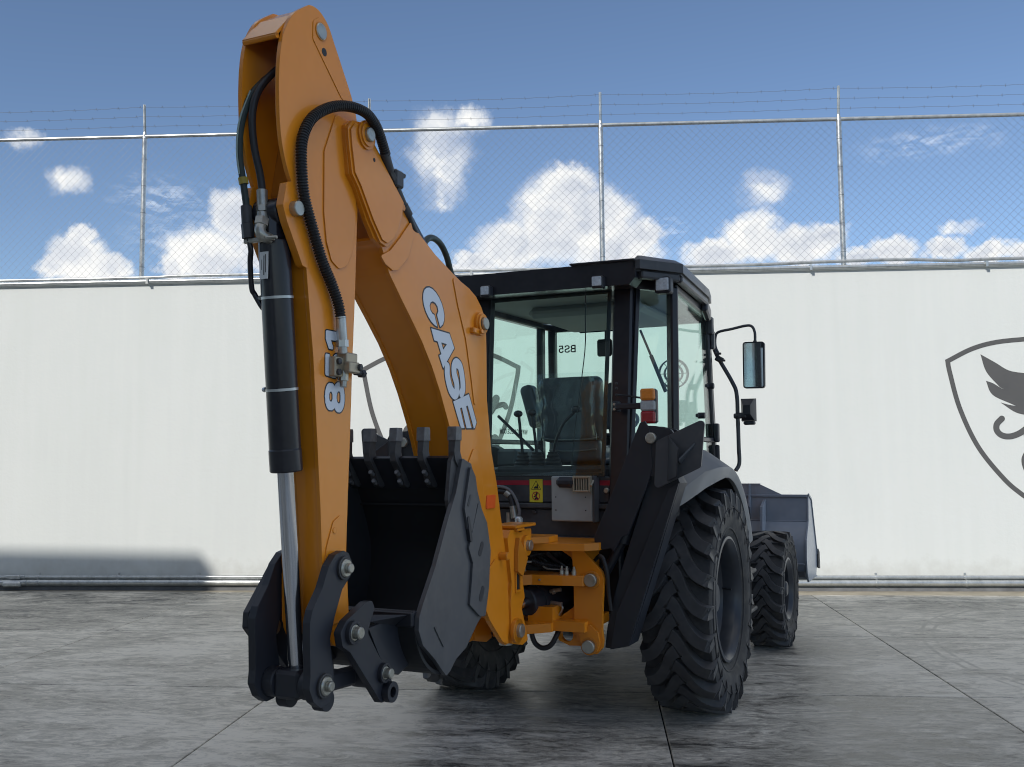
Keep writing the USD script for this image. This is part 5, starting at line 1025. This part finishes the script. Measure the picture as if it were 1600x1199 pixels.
obj('hose_print', hose([(-0.061, -3.400, 3.035), (-0.083, -3.433, 2.91), (-0.088, -3.4405, 2.79), (-0.083, -3.430, 2.70)], 0.0035, 8, 6), PRINT, h2)
obj('yellow_band', cyl((-0.080, -3.414, 2.69), (-0.077, -3.410, 2.665), 0.0185, 16), paint('dull_yellow_tape', (0.30, 0.23, 0.03), bevel=0), h2)
obj('hose_end', [cyl((-0.071, -3.402, 2.58), (-0.067, -3.40, 2.51), 0.021, 16), cyl((-0.067, -3.40, 2.51), (-0.064, -3.395, 2.455), 0.024, 6)], IRON, h2)
obj('cylinder_pipe', hose([(-0.065, -3.395, 2.46), (-0.060, -3.385, 2.41), (-0.075, -3.37, 2.385), (-0.082, -3.36, 2.34), (-0.086, -3.345, 2.27), (-0.085, -3.33, 2.25), (-0.060, -3.315, 2.20), (-0.05, -3.30, 2.19)], 0.0105, 8, 12), BLACK_G, bc)

# corrugated hose over the arm, with its valve block
ch_ = obj('corrugated_hose', corrugated([(-2.75, 2.935), (-2.81, 2.985), (-2.881, 3.030), (-2.960, 3.058), (-3.063, 3.055), (-3.161, 3.018), (-3.254, 2.949), (-3.306, 2.869), (-3.321, 2.781), (-3.303, 2.635), (-3.252, 2.521), (-3.183, 2.395), (-3.113, 2.305), (-3.070, 2.231), (-3.056, 2.175)] if False else [(0.150, -2.755, 2.940), (0.165, -2.825, 3.000), (0.175, -2.885, 3.035), (0.180, -2.965, 3.055), (0.165, -3.063, 3.050), (0.145, -3.161, 3.016), (0.130, -3.254, 2.949), (0.125, -3.306, 2.869), (0.124, -3.321, 2.781), (0.124, -3.303, 2.635), (0.124, -3.252, 2.521), (0.124, -3.183, 2.395), (0.124, -3.113, 2.305), (0.126, -3.070, 2.231), (0.128, -3.056, 2.175)], 0.0205, 0.0115), HOSE, M, smooth=25)
vb = obj('valve_block', [bx(0.100, 0.150, -3.045, -2.965, 1.965, 2.040, 0.004), bx(0.100, 0.132, -3.098, -3.030, 1.940, 2.020, 0.004), bx(0.145, 0.175, -3.06, -2.985, 1.955, 2.0, 0.004)], BRASS, M)
obj('hose_end', [cyl((0.128, -3.056, 2.185), (0.128, -3.052, 2.135), 0.021, 16), cyl((0.128, -3.052, 2.14), (0.128, -3.045, 2.085), 0.0215, 16), cyl((0.128, -3.045, 2.09), (0.128, -3.043, 2.062), 0.025, 6), cyl((0.128, -3.043, 2.062), (0.128, -3.04, 2.035), 0.019, 12)], GALV, vb)
obj('block_bolt', cyl((0.132, -3.078, 2.0), (0.142, -3.078, 2.0), 0.013, 12), IRON, vb)
obj('block_bolt', cyl((0.132, -3.078, 1.957), (0.142, -3.078, 1.957), 0.013, 12), IRON, vb)
obj('block_port', [cyl((0.150, -2.995, 1.982), (0.185, -2.99, 1.98), 0.014, 12), cyl((0.135, -2.965, 1.965), (0.135, -2.915, 1.963), 0.012, 10), cyl((0.135, -2.925, 1.963), (0.135, -2.90, 1.963), 0.018, 6)], IRON, vb)
obj('block_adapter', [cyl((0.125, -3.028, 1.965), (0.125, -3.03, 1.925), 0.019, 6), cyl((0.125, -3.03, 1.928), (0.125, -3.033, 1.90), 0.014, 12)], STEEL, vb)
ft = obj('hose_coupling', [cyl((0.150, -2.765, 2.945), (0.135, -2.70, 2.885), 0.022, 16), cyl((0.135, -2.70, 2.885), (0.13, -2.655, 2.855), 0.019, 6), bx(0.10, 0.15, -2.665, -2.595, 2.825, 2.905, 0.008), cyl((0.125, -2.60, 2.89), (0.125, -2.56, 2.90), 0.012, 8), cyl((0.125, -2.625, 2.83), (0.12, -2.54, 2.755), 0.017, 12), cyl((0.12, -2.555, 2.765), (0.12, -2.51, 2.73), 0.022, 14)], IRON, M)
obj('boom_hose', hose([(0.12, -2.53, 2.745), (0.115, -2.47, 2.690), (0.10, -2.40, 2.665), (0.07, -2.30, 2.63), (0.04, -2.15, 2.57), (0.02, -2.0, 2.53)], 0.0165, 8, 12), HOSE, M)
obj('boom_hose', hose([(0.06, -2.60, 2.80), (0.055, -2.47, 2.725), (0.05, -2.33, 2.65), (0.05, -2.2, 2.60)], 0.020, 8, 12), HOSE, M)
obj('boom_hose', hose([(0.03, -2.27, 2.60), (0.02, -2.205, 2.660), (0.01, -2.13, 2.712), (0.0, -2.05, 2.728), (-0.01, -1.96, 2.715), (-0.01, -1.90, 2.665), (-0.01, -1.855, 2.59), (0.0, -1.82, 2.52)], 0.0165, 8, 12), HOSE_G, M)

# ---------------------------------------------------------------- bucket linkage
LK = [(-3.052, 1.246), (-3.105, 1.235), (-3.150, 1.195), (-3.192, 1.115), (-3.252, 1.042), (-3.268, 0.997), (-3.268, 0.938), (-3.262, 0.800), (-3.268, 0.751), (-3.240, 0.698), (-3.195, 0.668), (-3.145, 0.672), (-3.112, 0.715), (-3.115, 0.794), (-3.140, 0.915), (-3.110, 0.995), (-3.060, 1.095), (-3.005, 1.140), (-2.995, 1.195), (-3.015, 1.233)]
lk = smoothpoly(LK, 0.015)
for sx in (1, -1):
    k = obj('tipping_link', plate_x(lk, sx * 0.112, sx * 0.145), BLACK, M)
    for (y, z) in ((-3.051, 1.178), (-3.178, 0.748)):
        p = obj('link_pin', [cyl((sx * 0.105, y, z), (sx * 0.165, y, z), 0.037, 28, c=0.005), cyl((sx * 0.165, y, z), (sx * 0.185, y, z), 0.020, 20, c=0.004)], STEEL, k)
        obj('pin_collar', ring((sx * 0.1452, y, z), (sx * 0.156, y, z), 0.047, 0.0375, 28), IRON, p)
    bk_ = obj('bucket_link', [bar((sx * 0.085, -3.17, 0.74), (sx * 0.085, -2.84, 0.722), 0.045, 0.075, c=0.012), cyl((sx * 0.06, -3.175, 0.745), (sx * 0.111, -3.175, 0.745), 0.058, 28, c=0.005), cyl((sx * 0.075, -2.852, 0.725), (sx * 0.178, -2.852, 0.725), 0.055, 24)], BLACK, M)
obj('link_crossbar', [cyl((-0.1, -2.98, 0.73), (0.1, -2.98, 0.73), 0.035, 20), cyl((0.06, -3.10, 0.672), (0.11, -3.10, 0.672), 0.042, 24), cyl((-0.11, -3.10, 0.672), (-0.06, -3.10, 0.672), 0.042, 24)], BLACK, M)

# ---------------------------------------------------------------- bucket
BX0, BX1 = -0.345, 0.302
SP = [(-2.329, 1.610), (-2.393, 1.454), (-2.467, 1.343), (-2.585, 1.143), (-2.695, 0.995), (-2.726, 0.945), (-2.730, 0.892), (-2.695, 0.825), (-2.586, 0.744), (-2.529, 0.691), (-2.488, 0.658), (-2.453, 0.672), (-2.398, 0.713), (-2.298, 0.746), (-2.186, 0.835), (-2.125, 0.870), (-2.081, 1.046), (-2.062, 1.165), (-2.100, 1.306), (-2.179, 1.462), (-2.240, 1.583)]
sp = smoothpoly(SP, 0.012)
bk_shell = spline([(a, b, 0) for a, b in [(-2.322, 1.606), (-2.235, 1.50), (-2.145, 1.33), (-2.090, 1.17), (-2.105, 1.00), (-2.155, 0.865), (-2.28, 0.755), (-2.44, 0.675), (-2.56, 0.690), (-2.655, 0.76), (-2.712, 0.86), (-2.722, 0.955)]], 4)[:, :2]
bucket = obj('digging_bucket', plate_x(LineString(bk_shell).buffer(0.008, cap_style=2), BX0, BX1 - 0.022), INNER, M, smooth=40)
for sx, x0, x1 in ((1, BX1 - 0.021, BX1), (-1, BX0, BX0 + 0.021)):
    s = obj('bucket_side', plate_x(sp, x0 - (0.021 if sx < 0 else 0), x1 - (0.021 if sx < 0 else 0)), CHAR, bucket)
    xo = BX1 if sx > 0 else BX0 - 0.021
    xi = x0 - 0.0005 if sx > 0 else BX0 + 0.0005
    obj('inner_liner', plate_x(sp.buffer(-0.004), xi - (0.002 if sx > 0 else 0), xi + (0 if sx > 0 else 0.002)), INNER, s)  # dark sheet that paints the shade within the bucket
    wu = smoothpoly([(-2.271, 1.577), (-2.222, 1.523), (-2.193, 1.417), (-2.258, 1.275), (-2.285, 1.262), (-2.305, 1.29), (-2.335, 1.379)], 0.010)
    wl_ = smoothpoly([(-2.186, 1.405), (-2.098, 1.300), (-2.060, 1.165), (-2.083, 0.985), (-2.122, 0.862), (-2.179, 0.870), (-2.283, 0.937), (-2.263, 1.037), (-2.249, 1.123), (-2.290, 1.195), (-2.247, 1.286)], 0.010)
    obj('side_wear_plate', plate_x(wu, xo + sx * 0.0003, xo + sx * 0.014), CHAR, s); obj('side_wear_plate', plate_x(wl_, xo + sx * 0.0003, xo + sx * 0.012), CHAR, s)
    for (y, z), r in (((-2.165, 1.182), 0.026), ((-2.160, 0.972), 0.028), ((-2.288, 1.415), 0.014)):
        slot = LineString([(y - 0.012, z - 0.018), (y + 0.010, z + 0.018)]).buffer(r * 0.62)
        obj('plug_weld', plate_x(slot, xo + sx * 0.0122, xo + sx * (0.0135 if r > .02 else 0.0155)), OUTL if r > .02 else IRON, s)  # the larger ones paint the shade of bolt holes as dark raised slots
    obj('slot_rib', plate_x(LineString([(-2.300, 1.33), (-2.275, 1.235)]).buffer(0.012), xo + sx * 0.0003, xo + sx * 0.018), BLACK, s)
    obj('weld_bead', [sweep([(xo + sx * 0.002, -2.60, 0.885), (xo + sx * 0.002, -2.52, 0.79)], 0.003, 6)], CHAR, s)
    ear = smoothpoly([(-3.115, 0.985), (-3.155, 0.945), (-3.140, 0.890), (-3.09, 0.862), (-2.93, 0.690), (-2.865, 0.618), (-2.805, 0.618), (-2.775, 0.665), (-2.80, 0.735), (-2.875, 0.80), (-2.965, 0.915), (-2.94, 0.965), (-2.915, 1.005), (-2.935, 1.038), (-2.975, 1.038)], 0.016)
    e = obj('bucket_ear', plate_x(ear, sx * 0.172, sx * 0.204), BLACK, bucket)
    if sx < 0: obj('ear_stiffener', plate_x(smoothpoly([(-2.98, 1.215), (-3.02, 1.200), (-3.195, 1.005), (-3.20, 0.945), (-3.15, 0.892), (-3.05, 0.90), (-2.93, 1.00), (-2.90, 1.15)], 0.012), -0.232, -0.2045), BLACK, e)
    obj('ear_gusset', trimesh.convex.convex_hull(np.array([(sx * 0.18, -2.93, 0.98), (sx * 0.20, -2.93, 0.965), (sx * 0.20, -2.73, 0.95), (sx * 0.19, -2.73, 0.90), (sx * 0.26, -2.73, 0.955), (sx * 0.20, -2.95, 0.955)])), BLACK, e)
    obj('ear_web', plate_x([(-2.95, 0.93), (-2.735, 0.945), (-2.60, 0.74), (-2.72, 0.70), (-2.84, 0.76)], sx * 0.176, sx * 0.198), BLACK, e)
    for (y, z), r in (((-3.078, 0.935), 0.046), ((-2.855, 0.737), 0.040)):
        p = obj('bucket_pin', [cyl((sx * 0.16, y, z), (sx * 0.222, y, z), r * .72, 28, c=0.004), cyl((sx * 0.222, y, z), (sx * 0.250, y, z), r * .52, 22, c=0.004)], STEEL, e)
        obj('pin_collar', ring((sx * 0.2045, y, z), (sx * 0.222, y, z), r, r * .73, 28), BLACK, p)
    q = obj('ear_ring', [ring((sx * 0.2045, -2.822, 0.655), (sx * 0.235, -2.822, 0.655), 0.042, 0.022, 28)], BLACK, e)
obj('torque_tube', [plate_x([(-2.735, 0.958), (-2.722, 0.972), (-2.690, 0.962), (-2.66, 0.85), (-2.712, 0.87)], BX0, BX1 - 0.022), bx(BX0, BX1 - .022, -2.748, -2.718, 0.905, 0.968, 0.006)], BLACK, bucket)
obj('bucket_inner_seam', bx(BX0, BX1 - .022, -2.20, -2.188, 1.383, 1.393), INNER, bucket)
obj('lip', plate_x([(-2.345, 1.612), (-2.325, 1.622), (-2.205, 1.475), (-2.225, 1.465)], BX0, BX1 - 0.022), BLACK, bucket)
def tooth(x, wide=1.0):
    w = 0.0215 * wide
    side = [(-2.262, 1.470), (-2.240, 1.480), (-2.300, 1.590), (-2.318, 1.640), (-2.322, 1.715), (-2.368, 1.715), (-2.378, 1.640), (-2.372, 1.600), (-2.335, 1.560), (-2.290, 1.480)]
    shank = plate_x(smoothpoly(side, 0.006), x - w * .8, x + w * .8)
    v = shank.vertices; t = np.clip((v[:, 2] - 1.60) / 0.11, 0, 1); v[:, 0] = x + (v[:, 0] - x) * (1 - 0.22 * np.sin(np.pi * t)); shank.vertices = v
    o = obj('tooth', shank, IRON, bucket)
    obj('tooth_tip', trimesh.convex.convex_hull(np.array([(x + sx * w * 0.92, y, z) for sx in (-1, 1) for y, z in ((-2.376, 1.692), (-2.316, 1.692), (-2.370, 1.756), (-2.322, 1.756))] + [(x + sx * w, y, 1.745) for sx in (-1, 1) for y in (-2.372, -2.320)])), TIP, o)
    for (y, z) in ((-2.337, 1.545), (-2.310, 1.502)):
        obj('tooth_bolt', cyl((x, y + 0.02, z - 0.01), (x, y - 0.006, z + 0.004), 0.012, 6), TIP, o)
for x in (-0.325, -0.190, -0.045, 0.105): tooth(x)
tooth(0.270, 1.1)
obj('corner_shroud', plate_x(smoothpoly([(-2.40, 1.60), (-2.335, 1.66), (-2.30, 1.62), (-2.255, 1.50), (-2.33, 1.30), (-2.40, 1.33), (-2.43, 1.42)], 0.012), 0.262, 0.2805), IRON, bucket)
